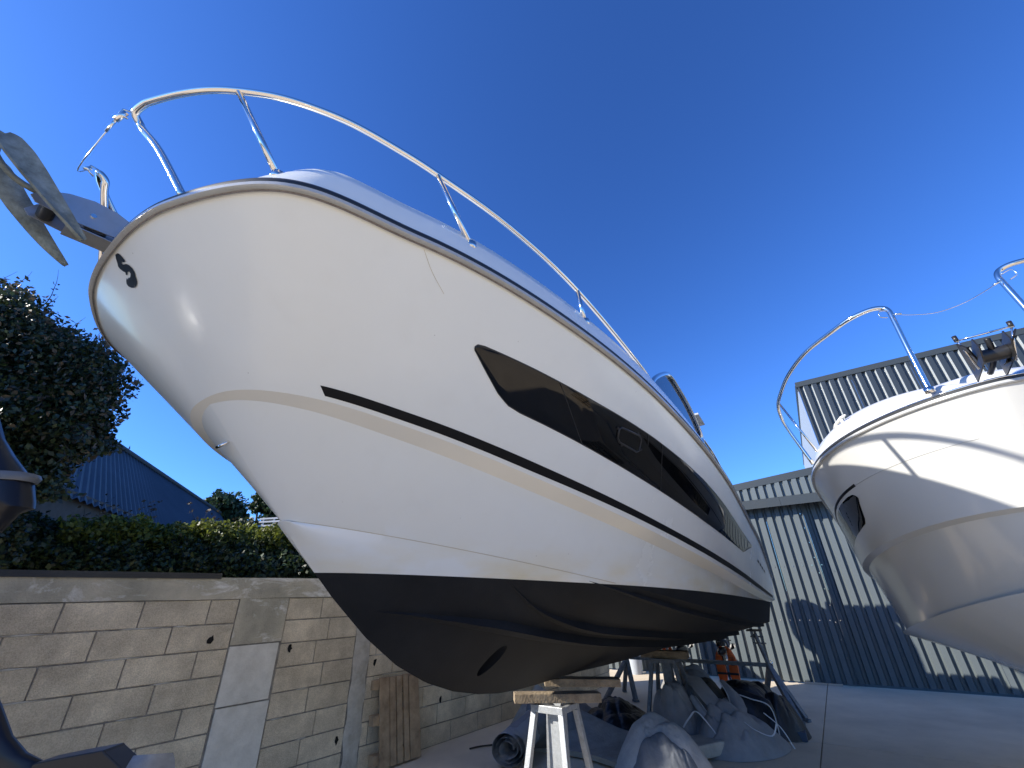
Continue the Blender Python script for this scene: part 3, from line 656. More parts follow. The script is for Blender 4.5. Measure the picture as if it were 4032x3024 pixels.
# bow emblem
LG = [(8.3277, .0291, 2.609), (8.3229, .041, 2.6045), (8.3101, .0493, 2.5922), (8.2986, .0533, 2.5813), (8.2925, .0499, 2.5753), (8.2963, .0332, 2.5789), (8.3, .0308, 2.5824), (8.2973, .0202, 2.5798), (8.2921, .0236, 2.5748), (8.2863, .0479, 2.5694), (8.2769, .0639, 2.5606), (8.2641, .0721, 2.5484), (8.2503, .071, 2.5351), (8.2399, .0588, 2.525), (8.2329, .0552, 2.5182), (8.2266, .049, 2.5121), (8.2205, .0287, 2.5061), (8.2201, .0056, 2.5056), (8.2264, -.018, 2.5117), (8.2363, -.034, 2.5213), (8.245, -.0376, 2.5296), (8.2535, -.0244, 2.5378), (8.2573, -.0068, 2.5413), (8.2509, -.009, 2.5352), (8.2544, .0065, 2.5386), (8.2512, .01, 2.5355), (8.2514, .0225, 2.5358), (8.257, .0376, 2.5411), (8.2638, .0379, 2.5477), (8.2672, .0247, 2.5509), (8.262, .0085, 2.5459), (8.2654, -.0022, 2.5491), (8.2711, .0061, 2.5546), (8.2791, -.0063, 2.5623), (8.291, -.0176, 2.5737), (8.3, -.0201, 2.5824), (8.3105, -.008, 2.5925), (8.3204, -.0005, 2.6019), (8.3284, .0122, 2.6097)]
tri = tessellate_polygon([[Vector((p[1], p[2] * 1.4, 0)) for p in LG]])
b2 = bmesh.new(); vv = [b2.verts.new(p) for p in LG]
for t in tri: b2.faces.new([vv[i] for i in t])
bmesh.ops.subdivide_edges(b2, edges=b2.edges, cuts=2, use_grid_fill=True)
for v in b2.verts:
    loc, nrm, idx, dist = hull_bvh.find_nearest(v.co)
    nrm = nrm if nrm.dot(Vector((0.7, 0.1, -0.7))) > 0 else -nrm
    v.co = loc + nrm * 0.003
me = bpy.data.meshes.new('emblem'); b2.to_mesh(me); b2.free(); link('emblem', me, BLKV, hull)
# bow eye
mb = MB(); ey = Vector((7.636, -0.06, 1.985)); nn = Vector((0.6, 0, -0.75)).normalized()
loc, nrm, idx, dist = hull_bvh.find_nearest(ey)
mb.tube([loc + Vector((0, 0.03, 0)) + nn * -0.01, loc + Vector((0.0, 0.03, 0)) + nn * 0.035, loc + Vector((0, -0.03, 0)) + nn * 0.035, loc + Vector((0, -0.03, 0)) + nn * -0.01], 0.007, 8); mb.build('bow_eye', STEEL, hull, smooth=True)
# pulpit rail
RP = [(8.495, 0.235, 3.125), (8.527, 0.245, 3.155), (8.520, 0.30, 3.172), (8.502, 0.349, 3.178), (8.447, 0.465, 3.19), (8.385, 0.57, 3.2), (8.309, 0.664, 3.21), (8.199, 0.78, 3.21), (8.08, 0.87, 3.21), (7.944, 0.949, 3.21), (7.765, 1.028, 3.2), (7.548, 1.111, 3.18), (7.128, 1.258, 3.11), (6.57, 1.38, 3.0), (5.738, 1.474, 2.8), (5.45, 1.475, 2.69)]
LEG = [(8.273, 0.515, 2.66), (8.40, 0.36, 2.94), (8.475, 0.262, 3.08)]
for sgn in (1, -1):
    f_ = lambda P: [(p[0], sgn * p[1], p[2]) for p in P]
    mb = MB(); mb.tube(curve_pts(f_(LEG + RP), 6), 0.0155, 12); rail = mb.build('bow_rail', STEEL, boat, smooth=True)
    for top, bot in (((8.309, .664, 3.21), (8.087, .80, 2.78)), ((7.548, 1.111, 3.18), (7.363, 1.20, 2.79)), ((6.57, 1.38, 3.0), (6.551, 1.40, 2.76))):
        mb = MB(); mb.tube(f_([bot, top]), 0.0135, 10); mb.build('stanchion', STEEL, rail, smooth=True)
        mb = MB(); b0 = Vector(f_([bot])[0]); mb.tube([b0 - Vector((0, 0, 0.03)), b0 + Vector((0, 0, .01))], 0.028, 12); mb.build('stanchion_base', STEEL, rail, smooth=True)
    if sgn > 0: rail_p = rail
    mb = MB(); q = Vector(f_([(8.535, .235, 3.14)])[0]); mb.tube([q + Vector((0.0, 0, 0.02)), q + Vector((0.028, -0.01 * sgn, 0.012)), q + Vector((0.03, -0.01 * sgn, -0.02)), q + Vector((0.0, 0, -0.03))], 0.004, 6); mb.build('rail_eye', STEEL, rail, smooth=True)
wire = [Vector((8.555, .225, 3.115)), Vector((8.565, .16, 3.045)), Vector((8.57, .08, 2.99)), Vector((8.575, .0, 2.965)), Vector((8.575, -.1, 2.985)), Vector((8.56, -.23, 3.13))]
wt = thing('gate_wire', 'thin steel gate wire hanging between the two bow rail ends of the big boat', 'wire'); wt.matrix_world = boat.matrix_world
mb = MB(); mb.tube(curve_pts(wire, 8), 0.0028, 6); mb.build('cable', STEEL, wt, smooth=True)
mb = MB(); mb.tube([(8.55, .236, 3.135), (8.562, .205, 3.09)], 0.012, 8); mb.tube([(8.562, .205, 3.09), (8.566, .16, 3.045)], 0.006, 8); mb.build('pelican_hook', STEEL, wt, smooth=True)
mb = MB(); mb.tube([(8.56, -.232, 3.14), (8.57, -.215, 3.11)], 0.010, 8); mb.build('end_shackle', STEEL, wt, smooth=True)
# bow roller
br = bpy.data.objects.new('bow_roller', None); COL.objects.link(br); br.parent = boat
for y_ in (-0.055, 0.055):
    mb = MB(); mb.prism([(8.20, 2.66), (8.36, 2.655), (8.48, 2.635), (8.60, 2.635), (8.62, 2.655), (8.60, 2.70), (8.54, 2.745), (8.47, 2.772), (8.40, 2.775), (8.30, 2.75), (8.20, 2.71)], lambda a, z, t: (a, t, z), y_ - 0.003, y_ + 0.003); mb.build('cheek_plate', ROLL, br)
mb = MB(); mb.tube([(8.565, -0.05, 2.665), (8.565, 0.05, 2.665)], 0.026, 16); mb.build('roller', BLKR, br, smooth=True, angle=40)
mb = MB(); mb.tube([(8.42, -0.05, 2.668), (8.42, 0.05, 2.668)], 0.034, 16); mb.build('roller', BLKR, br, smooth=True, angle=40)
mb = MB(); mb.tube([(8.45, -0.064, 2.70), (8.45, 0.064, 2.70)], 0.010, 10); mb.build('axle_bolt', STEEL, br)
mb = MB(); mb.prism([(8.36, -0.05), (8.50, -0.05), (8.50, 0.05), (8.36, 0.05)], lambda a, y_, t: (a, y_, t - 0.1 * (a - 8.36)), 2.632, 2.636); mb.build('roller_tray', ROLL, br)
# anchor (its own thing)
anc = thing('anchor', 'grey galvanised two-fluke anchor hanging over the bow roller of the big boat', 'anchor'); anc.matrix_world = boat.matrix_world
def fluke(sg):
    G = []
    ctl = [((8.765, 0.088 * sg, 2.812), 0.045), ((8.745, 0.10 * sg, 2.797), 0.075), ((8.70, .112 * sg, 2.757), 0.084), ((8.64, .12 * sg, 2.702), 0.078), ((8.57, .123 * sg, 2.641), 0.062), ((8.51, .122 * sg, 2.591), 0.046), ((8.455, .117 * sg, 2.548), 0.026), ((8.435, .115 * sg, 2.533), 0.014)]
    cen = curve_pts([c_[0] for c_ in ctl], 5); wd = np.interp(np.linspace(0, 1, len(cen)), np.linspace(0, 1, len(ctl)), [c_[1] for c_ in ctl])
    for i, p in enumerate(cen):
        a = cen[max(i - 1, 0)]; b_ = cen[min(i + 1, len(cen) - 1)]; d = (b_ - a).normalized(); side = d.cross(Vector((0, sg * 0.35, 0.0)) + Vector((0.62, 0, 0.62))).normalized(); up = side.cross(d).normalized()
        hw = wd[i] / 2; th = 0.007
        G.append([p + side * hw + up * 0.012, p + side * hw * 0.4 + up * th, p - side * hw * 0.4 + up * th, p - side * hw + up * 0.014, p - side * hw - up * 0.0, p - side * hw * .4 - up * th, p + side * hw * .4 - up * th, p + side * hw - up * 0.002])
    m_ = MB(); m_.grid(G, close=True); n = 8; k = len(G); m_.f += [tuple(range(n)), tuple((k - 1) * n + j for j in range(n))][:]
    return m_.build('fluke', ANCH, anc, smooth=True, angle=40)
fluke(1); fluke(-1)
mb = MB(); mb.tube(curve_pts([(8.30, 0, 2.735), (8.5, 0, 2.725), (8.66, 0, 2.72), (8.74, 0, 2.765), (8.80, 0, 2.84)], 5), [0.012] * 21, 8); mb.build('shank', ANCH, anc, smooth=True)
mb = MB(); mb.bar((8.775, -0.10, 2.805), (8.775, 0.10, 2.805), 0.04, 0.026); mb.build('crown', ANCH, anc, bevel=0.006)
mb = MB(); mb.tube([(8.70, .09, 2.80), (8.69, 0.10, 2.80)], 0.016, 10); mb.build('pin', STEEL, anc, smooth=True)

# cabin and windscreen
cab = bpy.data.objects.new('cabin', None); COL.objects.link(cab); cab.parent = boat
SIDE = [(5.6, 1.05, 2.66), (5.0, 1.20, 2.92), (4.0, 1.27, 2.98), (3.0, 1.28, 2.92), (1.9, 1.27, 2.74), (0.9, 1.22, 2.5)]
G = []
for (u_, y_, z_) in SIDE: G.append([Vector((u_, y_ + 0.05, 2.25)), Vector((u_, y_ + 0.02, z_ - 0.06)), Vector((u_, y_ - 0.02, z_)), Vector((u_, 0.5, z_ + 0.05)), Vector((u_, -0.5, z_ + 0.05)), Vector((u_, -y_ + 0.02, z_)), Vector((u_, -y_ - 0.02, z_ - 0.06)), Vector((u_, -y_ - 0.05, 2.25))])
mb = MB(); mb.grid(G); mb.build('coach_roof', GEL, cab, smooth=True, angle=40)
for sgn in (1, -1):
    fr = [(4.75, 1.21, 3.02), (4.62, 1.235, 3.28), (4.45, 1.24, 3.42), (4.16, 1.24, 3.60), (3.85, 1.24, 3.76), (3.62, 1.24, 3.81), (3.3, 1.24, 3.77), (3.0, 1.24, 3.71), (2.65, 1.24, 3.56), (2.50, 1.24, 3.42), (2.50, 1.24, 3.30), (2.62, 1.25, 3.0)]
    fr = [(p[0], sgn * p[1], p[2]) for p in fr]
    mb = MB(); mb.tube(curve_pts(fr[1:11], 6), 0.028, 10); mb.build('windscreen_frame', STEEL, cab, smooth=True)
    mb = MB(); mb.add([(p[0], p[1] * 0.992, p[2]) for p in fr] + [(p[0], p[1] * 0.986, p[2]) for p in fr], [tuple(range(len(fr)))]); mb.build('side_glass', GLASS, cab)
mb = MB(); G = [[Vector((4.70, 1.20, 2.98)), Vector((5.15, 0.6, 3.0)), Vector((5.28, 0, 3.0)), Vector((5.15, -.6, 3.0)), Vector((4.70, -1.20, 2.98))], [Vector((3.75, 1.18, 3.74)), Vector((4.15, .6, 3.78)), Vector((4.22, 0, 3.79)), Vector((4.15, -.6, 3.78)), Vector((3.75, -1.18, 3.74))]]
mb.grid(G); mb.build('windscreen', GLASS, cab, smooth=True)
mb = MB(); mb.prism([(0.7, 3.55), (0.72, 3.63), (2.2, 3.88), (3.2, 3.86), (3.72, 3.80), (3.7, 3.76), (2.2, 3.80)], lambda a, z, t: (a, t, z), -0.92, 0.92); mb.build('hard_top', GEL, cab, bevel=0.015)
mb = MB(); mb.prism([(2.05, 3.765), (2.42, 3.80), (2.42, 3.775), (2.05, 3.74)], lambda a, z, t: (a, t, z), 1.12, 1.26); mb.build('visor_plate', RAILG, cab)
mb = MB(); mb.tube(curve_pts([(2.45, 1.25, 3.38), (1.9, 1.25, 3.34), (1.4, 1.25, 3.2), (0.95, 1.25, 3.02), (0.6, 1.25, 2.75)], 6), 0.016, 8); mb.build('side_rail', STEEL, cab, smooth=True)
for sgn in (1, -1):
    mb = MB(); mb.prism([(0.0, 1.85), (0.0, 2.05), (1.0, 2.5), (1.0, 2.1)], lambda a, z, t: (a, t, z), sgn * 1.18, sgn * 1.24); mb.build('cockpit_coaming', GEL, cab)
mb = MB(); mb.box((0.02, 0, 1.95), (0.06, 2.4, 0.42)); mb.build('transom_bulwark', GEL, cab, bevel=0.01)
# hull lettering near the stern
for k in range(4):
    mb = MB(); mb.add([wpt(0.115 - k * 0.012 - a_, 0.42 + b_, 0.002) for a_, b_ in ((0, 0), (0.008, 0), (0.008, 0.05), (0, 0.05))], [(0, 1, 2, 3)]); mb.build('hull_lettering', BLKV, hull)

# ------------------------------------------------------------------ outboards on the stern
def outboard(name, label, y_, prop_m):
    ob = thing(name, label, 'outboard motor', group='outboard motors on the big boat'); ob.matrix_world = boat.matrix_world
    def loft(rings, nm, m_):
        G = []
        for (x0, x1, hw, z_) in rings:
            r_ = []
            for k in range(16):
                a = 2 * math.pi * k / 16; cx, sx = math.cos(a), math.sin(a)
                r_.append(Vector(((x0 + x1) / 2 + (x1 - x0) / 2 * math.copysign(abs(cx) ** 0.6, cx), y_ + hw * math.copysign(abs(sx) ** 0.6, sx), z_)))
            G.append(r_)
        m2 = MB(); m2.grid(G, close=True); m2.f += [tuple(range(16)), tuple((len(G) - 1) * 16 + j for j in range(16))]; return m2.build(nm, m_, ob, smooth=True, angle=50)
    loft([(-0.80, -0.14, .20, 1.95), (-0.85, -0.10, .23, 2.1), (-.85, -.1, .235, 2.4), (-.82, -.14, .22, 2.6), (-.72, -.22, .17, 2.72), (-.6, -.3, .1, 2.76)], 'cowling', OBBLK)
    loft([(-.50, -.22, .06, .80), (-.52, -.20, .065, 1.1), (-.6, -.14, .09, 1.5), (-.66, -.10, .13, 1.9), (-.68, -.1, .15, 1.98)], 'midsection', OBBLK)
    m2 = MB(); m2.prism([(-.75, -.10), (-.78, 0), (-.75, .10), (-.30, .06), (-.15, 0), (-.30, -.06)], lambda a, b_, t: (a, y_ + b_, t), .86, .875); m2.build('antiventilation_plate', OBBLK, ob)
    m2 = MB(); m2.tube([(-.66, y_, .72), (-.60, y_, .72), (-.45, y_, .72), (-.25, y_, .72), (-.13, y_, .72), (-.10, y_, .72)], [.03, .055, .065, .06, .03, .01], 14); m2.build('gearcase', OBBLK, ob, smooth=True)
    m2 = MB(); m2.prism([(-.52, .68), (-.28, .68), (-.36, .52), (-.42, .50)], lambda a, z, t: (a, t, z), y_ - .008, y_ + .008); m2.build('skeg', OBBLK, ob)
    for k in range(3):
        a0 = k * 2 * math.pi / 3 + 0.5; G = []
        for i in range(7):
            rr = 0.04 + 0.15 * i / 6; wd = 0.7 * math.sin(math.pi * (0.18 + 0.75 * i / 6)); G.append([Vector((-.70 - 0.06 * (q / 3 - 0.5) * 2, y_ + rr * math.cos(a0 + wd * (q / 3 - .5)), .72 + rr * math.sin(a0 + wd * (q / 3 - .5)))) for q in range(4)])
        m2 = MB(); m2.grid(G); m2.build('blade', prop_m, ob, smooth=True)
    m2 = MB(); m2.box((-0.06, y_, 1.45), (0.14, 0.24, 0.5)); m2.build('bracket', OBBLK, ob, bevel=0.01)
    return ob
outboard('outboard_motor', 'black outboard motor at the stern with bright propeller, nearer the block wall', -0.34, STEEL)
outboard('outboard_motor', 'black outboard motor at the stern with an orange life jacket hung on it', 0.34, STEEL)
def vest(name, label, u_, y_, z_, k=1.0, grp=None):
    v = thing(name, label, 'life jacket', group=grp); v.matrix_world = boat.matrix_world
    for sg in (-1, 1):
        G = []
        prof = [(0.02, 0.05, 0.0), (0.05, 0.11, -0.05), (0.045, 0.16, -0.16), (0.03, .175, -.28), (0.025, .17, -.40), (0.035, .165, -.52), (0.05, .13, -.60)]
        for (a, b_, dz) in prof:
            G.append([Vector((u_ - 0.05, y_ + sg * a * k, z_ + dz * k)), Vector((u_ - 0.075, y_ + sg * (a * .7 + b_ * .3) * k, z_ + dz * k + .003)), Vector((u_ - 0.075, y_ + sg * (a * .3 + b_ * .7) * k, z_ + dz * k - .004)), Vector((u_ - 0.05, y_ + sg * b_ * k, z_ + dz * k)), Vector((u_ + 0.0, y_ + sg * b_ * .97 * k, z_ + dz * k)), Vector((u_ + .015, y_ + sg * (a + b_) / 2 * k, z_ + dz * k)), Vector((u_, y_ + sg * a * 1.05 * k, z_ + dz * k))])
        m2 = MB(); m2.grid(G, close=True); m2.f += [tuple(range(7)), tuple(6 * 7 + j for j in range(7))]; m2.build('float_panel', ORNG, v, smooth=True, angle=60)
    m2 = MB(); m2.tube(curve_pts([(u_ - .02, y_ - .09 * k, z_ - .02 * k), (u_ - .02, y_ - .06 * k, z_ + .07 * k), (u_ - .02, y_ + .06 * k, z_ + .07 * k), (u_ - .02, y_ + .09 * k, z_ - .02 * k)], 5), 0.025 * k, 8); m2.build('collar', TBLUE, v, smooth=True)
    m2 = MB(); m2.box((u_ + 0.018, y_, z_ - 0.40 * k), (0.012, 0.34 * k, 0.03)); m2.build('belt', TBLK, v)
    m2 = MB(); m2.box((u_ + 0.02, y_ + 0.015, z_ - 0.46 * k), (0.012, 0.02, 0.16 * k)); m2.build('belt_tail', TBLK, v)
    for i in range(7):
        m2 = MB(); zz = z_ - (0.17 + 0.018 * i) * k; m2.box((u_ + 0.012, y_ + (0.105 + 0.006 * math.sin(i * 2.1)) * k, zz), (0.006, (0.05 + 0.02 * math.sin(i * 3.7)) * k, 0.006)); m2.build('print_line', TBLK, v)
    return v
vest('life_jacket', 'bright orange life jacket hanging from the stern beside the jack stand', -0.32, 0.37, 0.80, 0.95, 'orange life jackets under the stern')
vest('life_jacket', 'orange life jacket half hidden behind the keel, farther from the jack stand', -0.6, -0.66, 0.78, 0.6, 'orange life jackets under the stern')

# ------------------------------------------------------------------ the second boat
rrows = right_rows(); S2, Kr, K2r, C2, Kl2 = rrows
boat2 = thing('motor_boat', 'smaller white motor boat at the right with steel bow rail, only its bow in view', 'boat')
boat2.matrix_world = Matrix.Translation((0, 0, 0.4212)) @ boat_matrix(5.37348, 5.50459, 0.68208, 0.03932) @ Matrix.Scale(0.74, 4)
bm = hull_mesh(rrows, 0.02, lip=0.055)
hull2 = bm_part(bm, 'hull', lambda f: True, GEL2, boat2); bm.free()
line2 = ring_rows(S2)
mb = MB(); mb.grid(sweep_profile(line2, [(-0.004, -0.002), (0.014, -0.003), (0.022, 0.004), (0.022, 0.02), (0.014, 0.024), (-0.01, 0.025)])); mb.build('rub_rail', RAILG, hull2, smooth=True, angle=35)
mb = MB(); mb.grid(sweep_profile(line2, [(-0.006, 0.023), (0.017, 0.0245), (0.019, 0.036), (0.010, 0.046), (-0.012, 0.048)])); mb.build('rubber_strip', RUBB, hull2, smooth=True, angle=50)
mb = MB(); mb.grid(sweep_profile(line2, [(0.011, 0.0455), (0.014, 0.05), (0.008, 0.056), (-0.01, 0.057)])); mb.build('steel_trim', STEEL, hull2, smooth=True)
def gtap2(i, n):
    t = TT[i] if i < NT else TT[2 * NT - 2 - i]; h = 0.05 + 0.21 * (1 - max(0, min(1, (t - 0.55) / 0.42)) ** 1.8)
    return [(-0.004, 0.045), (-0.03, 0.05 + (h - .05) * .35), (-0.07, 0.05 + (h - .05) * .75), (-0.13, h), (-0.2, h + 0.02), (-0.3, h + 0.03)]
Gg2 = sweep_profile(line2, None, gtap2)
# keep inner rows from crossing the centreline
for i, r_ in enumerate(Gg2):
    for k, p in enumerate(r_):
        if i < NT: p.y = max(p.y, 0.0)
        else: p.y = min(p.y, 0.0)
mb = MB(); mb.grid(Gg2); mb.build('gunwale', GEL2, hull2, smooth=True, angle=60)
inner = [r_[-1] for r_ in Gg2]; Gd = []
for i in range(NT - 1):
    p, q = inner[i], inner[2 * NT - 2 - i]
    Gd.append([p, p.lerp(q, .25) + Vector((0, 0, .03)), p.lerp(q, .5) + Vector((0, 0, .05)), p.lerp(q, .75) + Vector((0, 0, .03)), q])
mb = MB(); mb.grid(Gd); mb.build('deck', GEL2, hull2, smooth=True)
def on2(A, B, t, v, off): 
    p, n = on_surf(A, B, t, v, off); return Vector((p.x, -p.y, p.z))
WU2 = [(0.15, .43), (.44, .43), (.50, .435), (.52, .445), (.528, .47), (.531, .5)]; WL2 = [(0.15, .78), (.37, .771), (.433, .762), (.481, .744), (.495, .70), (.507, .632), (.52, .56), (.531, .505)]
for sgn in (-1, 1):
    G = []
    for t in np.concatenate([np.linspace(0.15, 0.47, 30), np.linspace(.475, .531, 22)]):
        a_, b_ = ip(WU2, t), ip(WL2, t); G.append([on2(S2, Kr, t, a_ + (b_ - a_) * k / 6, 0.005 if 0 < k < 6 else .0015) for k in range(7)])
    if sgn > 0: G = [[Vector((p.x, -p.y, p.z)) for p in r_] for r_ in G]
    mb = MB(); mb.grid(G); mb.build('window', GLASS, hull2, smooth=True)
    G = []
    for t in np.linspace(0.03, 0.552, 50): G.append([on2(S2, Kr, t, v, o_) for v, o_ in ((0.372, .0012), (0.387, .003), (0.402, .0012))])
    if sgn > 0: G = [[Vector((p.x, -p.y, p.z)) for p in r_] for r_ in G]
    mb = MB(); mb.grid(G); mb.build('stripe', BLKV, hull2, smooth=True)
mb = MB(); mb.tube([on2(S2, Kr, t, 0.395 - 0.03 * (t - .55), 0.0015) for t in np.linspace(0.556, 0.87, 24)], 0.0018, 5); mb.build('tape_edge', RAILG, hull2)
RP2 = [(6.45, -.33, 2.60), (6.44, -.322, 2.95), (6.42, -.31, 3.26), (6.41, -.31, 3.35), (6.40, -.34, 3.40), (6.405, -.42, 3.415), (6.37, -.55, 3.41), (6.28, -.68, 3.40), (6.02, -.93, 3.40), (5.67, -1.13, 3.39), (5.35, -1.26, 3.37), (5.07, -1.35, 3.35), (4.93, -1.38, 3.27), (4.86, -1.36, 3.1), (4.80, -1.24, 2.66)]
for sgn in (-1, 1):
    f_ = lambda P: [(p[0], -sgn * p[1], p[2]) for p in P]
    mb = MB(); mb.tube(curve_pts(f_(RP2), 6), 0.0185, 12); rl = mb.build('bow_rail', STEEL, boat2, smooth=True)
    mb = MB(); mb.tube(f_([(5.09, -1.345, 3.35), (5.2, -1.15, 2.68)]), 0.011, 10); mb.build('stanchion', STEEL, rl, smooth=True)
    mb = MB(); q = Vector(f_([(6.44, -.32, 3.3)])[0]); mb.tube(curve_pts([q + Vector((0, 0, .04)), q + Vector((.01, .05 * -sgn * -1, .05)), q + Vector((.01, .06 * -sgn * -1, 0)), q + Vector((0, .02 * sgn, -.02))], 4), 0.004, 6); mb.build('rail_eye', STEEL, rl, smooth=True)
    mb = MB(); q = Vector(f_([(6.45, -.33, 2.62)])[0]); mb.tube([q - Vector((0, 0, .03)), q + Vector((0, 0, .012))], 0.03, 12); mb.build('stanchion_base', STEEL, rl, smooth=True)
wt2 = thing('gate_wire', 'thin steel gate wire strung across the bow opening of the right-hand boat', 'wire'); wt2.matrix_world = boat2.matrix_world
mb = MB(); mb.tube(curve_pts([(6.46, -.30, 3.28), (6.47, -.2, 3.22), (6.475, -.08, 3.18), (6.475, .06, 3.19), (6.47, .18, 3.23), (6.46, .29, 3.28)], 8), 0.003, 6); mb.build('cable', STEEL, wt2, smooth=True)
for y_ in (-.30, .29):
    mb = MB(); mb.tube([(6.455, y_ * 1.02, 3.285), (6.462, y_ * 0.86, 3.265)], 0.008, 8); mb.build('end_fitting', STEEL, wt2, smooth=True)
# bow roller and anchor of the second boat
br2 = bpy.data.objects.new('bow_roller', None); COL.objects.link(br2); br2.parent = boat2
for y_ in (-0.07, 0.07):
    mb = MB(); mb.prism([(6.38, 2.62), (6.72, 2.62), (6.80, 2.70), (6.76, 2.78), (6.62, 2.74), (6.40, 2.70)], lambda a, z, t: (a, t, z), y_ - .004, y_ + .004); mb.build('cheek_plate', BLKR, br2)
mb = MB(); mb.tube([(6.66, -.065, 2.68), (6.66, .065, 2.68)], .045, 14); mb.build('roller', BLKR, br2, smooth=True, angle=40)
anc2 = thing('anchor', 'dark folded anchor stowed on the bow of the right-hand boat', 'anchor'); anc2.matrix_world = boat2.matrix_world @ Matrix.Translation((6.5, 0, 2.62)) @ Matrix.Scale(0.85, 4) @ Matrix.Translation((-6.46, 0, -2.70))
for sg in (-1, 1):
    mb = MB(); mb.prism([(6.40, 2.76), (6.56, 2.72), (6.74, 2.84), (6.72, 2.90), (6.60, 2.86)], lambda a, z, t: (a, t + sg * (z - 2.72) * 0.55, z), sg * 0.06 - .006, sg * 0.06 + .006); mb.build('fluke', OBBLK, anc2)
    mb = MB(); mb.tube([(6.72, sg * .15, 2.93), (6.60, sg * .10, 2.70)], .007, 8); mb.build('fluke_edge', STEEL, anc2, smooth=True)
    mb = MB(); mb.tube([(6.715, sg * .15, 2.92), (6.715, sg * .152, 2.97)], .016, 8); mb.build('stock_cap', BLKR, anc2, smooth=True)
mb = MB(); mb.tube([(6.72, -.16, 2.925), (6.72, .16, 2.925)], .008, 8); mb.build('stock', STEEL, anc2, smooth=True)
mb = MB(); mb.tube(curve_pts([(6.35, 0, 2.74), (6.55, 0, 2.75), (6.68, 0, 2.80), (6.72, 0, 2.88)], 5), .02, 8); mb.build('shank', OBBLK, anc2, smooth=True)
# cleat
mb = MB(); mb.tube([(5.62, -.945, 2.735), (5.70, -.92, 2.75), (5.86, -.86, 2.755), (5.93, -.83, 2.745)], [.008, .013, .013, .008], 8)
cl = mb.build('mooring_cleat', WPAINT, boat2, smooth=True)
for p in ((5.71, -.915), (5.84, -.865)):
    mb = MB(); mb.tube([(p[0], p[1], 2.62), (p[0], p[1], 2.75)], .012, 8); mb.build('cleat_post', WPAINT, cl, smooth=True)
# hidden-side keel props of the second boat
t2 = thing('boat_prop', 'timber stack under the keel of the right-hand boat, mostly out of view', 'prop')
for k in range(7):
    p = boat2.matrix_world @ Vector((4.5, 0, 0)); mb = MB(); mb.box((p.x, p.y, 0.07 + k * 0.122), (0.62 if k % 2 else 0.2, 0.2 if k % 2 else 0.62, 0.118)); mb.build('timber', TIMB, t2, bevel=0.005)

# two unseen boat copies added to bounce light, behind and right of the camera
for lab, da, dr in (('unseen white boat added behind the camera to bounce light onto the hull', -7.6, 2.0), ('unseen white boat added beyond the right edge to bounce light', -0.4, 2.7)):
    nb2 = copy_tree(boat2); nb2['label'] = lab
    nb2.matrix_world = Matrix.Translation(AX * da + RX * dr) @ boat2.matrix_world
    for k in range(7):
        p = nb2.matrix_world @ Vector((3.2, 0, 0)); mb = MB(); mb.box((0, 0, 0), (0.62 if k % 2 else 0.2, 0.2 if k % 2 else 0.62, 0.118)); o = mb.build('keel_timber', TIMB, nb2); o.matrix_world = Matrix.Translation((p.x, p.y, 0.07 + k * .122))

# ------------------------------------------------------------------ supports under the big boat
BMX = boat.matrix_world.copy()
def BW(u_, y_, z=None, zw=None):
    p = BMX @ Vector((u_, y_, z if z is not None else 0))
    if zw is not None: p.z = zw
    return p
def trestle(label, u_, y_, top, m_, half=0.15, spread=0.30, dep=0.12):
    base = BW(u_, y_, zw=0); t = thing('keel_trestle', label, 'trestle', tuple(base), group='steel trestles under the keel')
    ex = Vector((math.cos(0.597), -math.sin(0.597), 0)); ea = Vector((-math.sin(.597), -math.cos(.597), 0))
    P = lambda y2, a2, z: ex * y2 + ea * a2 + Vector((0, 0, z))
    for sa in (1, -1):
        mb = MB(); mb.bar(P(-half - .02, sa * dep, top - .025), P(half + .02, sa * dep, top - .025), .05, .05); mb.build('top_bar', m_, t, bevel=.003)
        for sy in (1, -1):
            mb = MB(); mb.bar(P(sy * half, sa * dep, top - .052), P(sy * spread, sa * (dep + .12), 0.0), .045, .045, up=ea); mb.build('leg', m_, t, bevel=.003)
    for sy in (1, -1):
        mb = MB(); mb.bar(P(sy * half, -dep + .03, top - .026), P(sy * half, dep - .03, top - .026), .04, .04); mb.build('top_bar', m_, t, bevel=.003)
        mb = MB(); mb.bar(P(sy * (spread - .03), -dep - .08, .12), P(sy * (spread - .03), dep + .08, .12), .035, .035); mb.build('stretcher', m_, t, bevel=.003)
    mb = MB(); mb.bar(P(0.015, 0, 0.02), P(0.015, 0, top - .06), .115, .115, up=ea); mb.build('post', m_, t, bevel=.004)
    return t
zt1 = (BMX @ Vector((4.68, 0, 0.62))).z
trestle('bright galvanised trestle under the keel near the bow, nearest of the stands', 4.70, 0.035, zt1, GALV, half=0.125, spread=0.23)
def timber(label, u0, y0, u1, y1, z, hh, ww):
    a = BW(u0, y0, z); b_ = BW(u1, y1, z); c_ = (a + b_) / 2
    mb = MB(); d = (b_ - a); L = d.length; rot = d.to_track_quat('X', 'Z').to_matrix(); n = 8; G = []
    for i in range(n + 1):
        x = -L / 2 + L * i / n; j = lambda q: 0.004 * noise.noise((x * 9 + u0 * 7, q * 3.1, z * 5))
        G.append([rot @ Vector((x, sy * ww / 2 + j(k), sz * hh / 2 + j(k + 5))) for k, (sy, sz) in enumerate(((-1, -1), (1, -1), (1, 1), (-1, 1)))])
    mb.grid(G, close=True); mb.f += [(0, 1, 2, 3), tuple(n * 4 + k for k in range(4))]
    o = mb.build('timber_block', TIMB, None, bevel=.004); o.location = c_; return tag(o, label, 'timber', 'timber blocks under the keel')
timber('lower split timber block lying on the bright nearest trestle', 4.95, -0.22, 4.50, 0.33, 0.655, 0.062, 0.13)
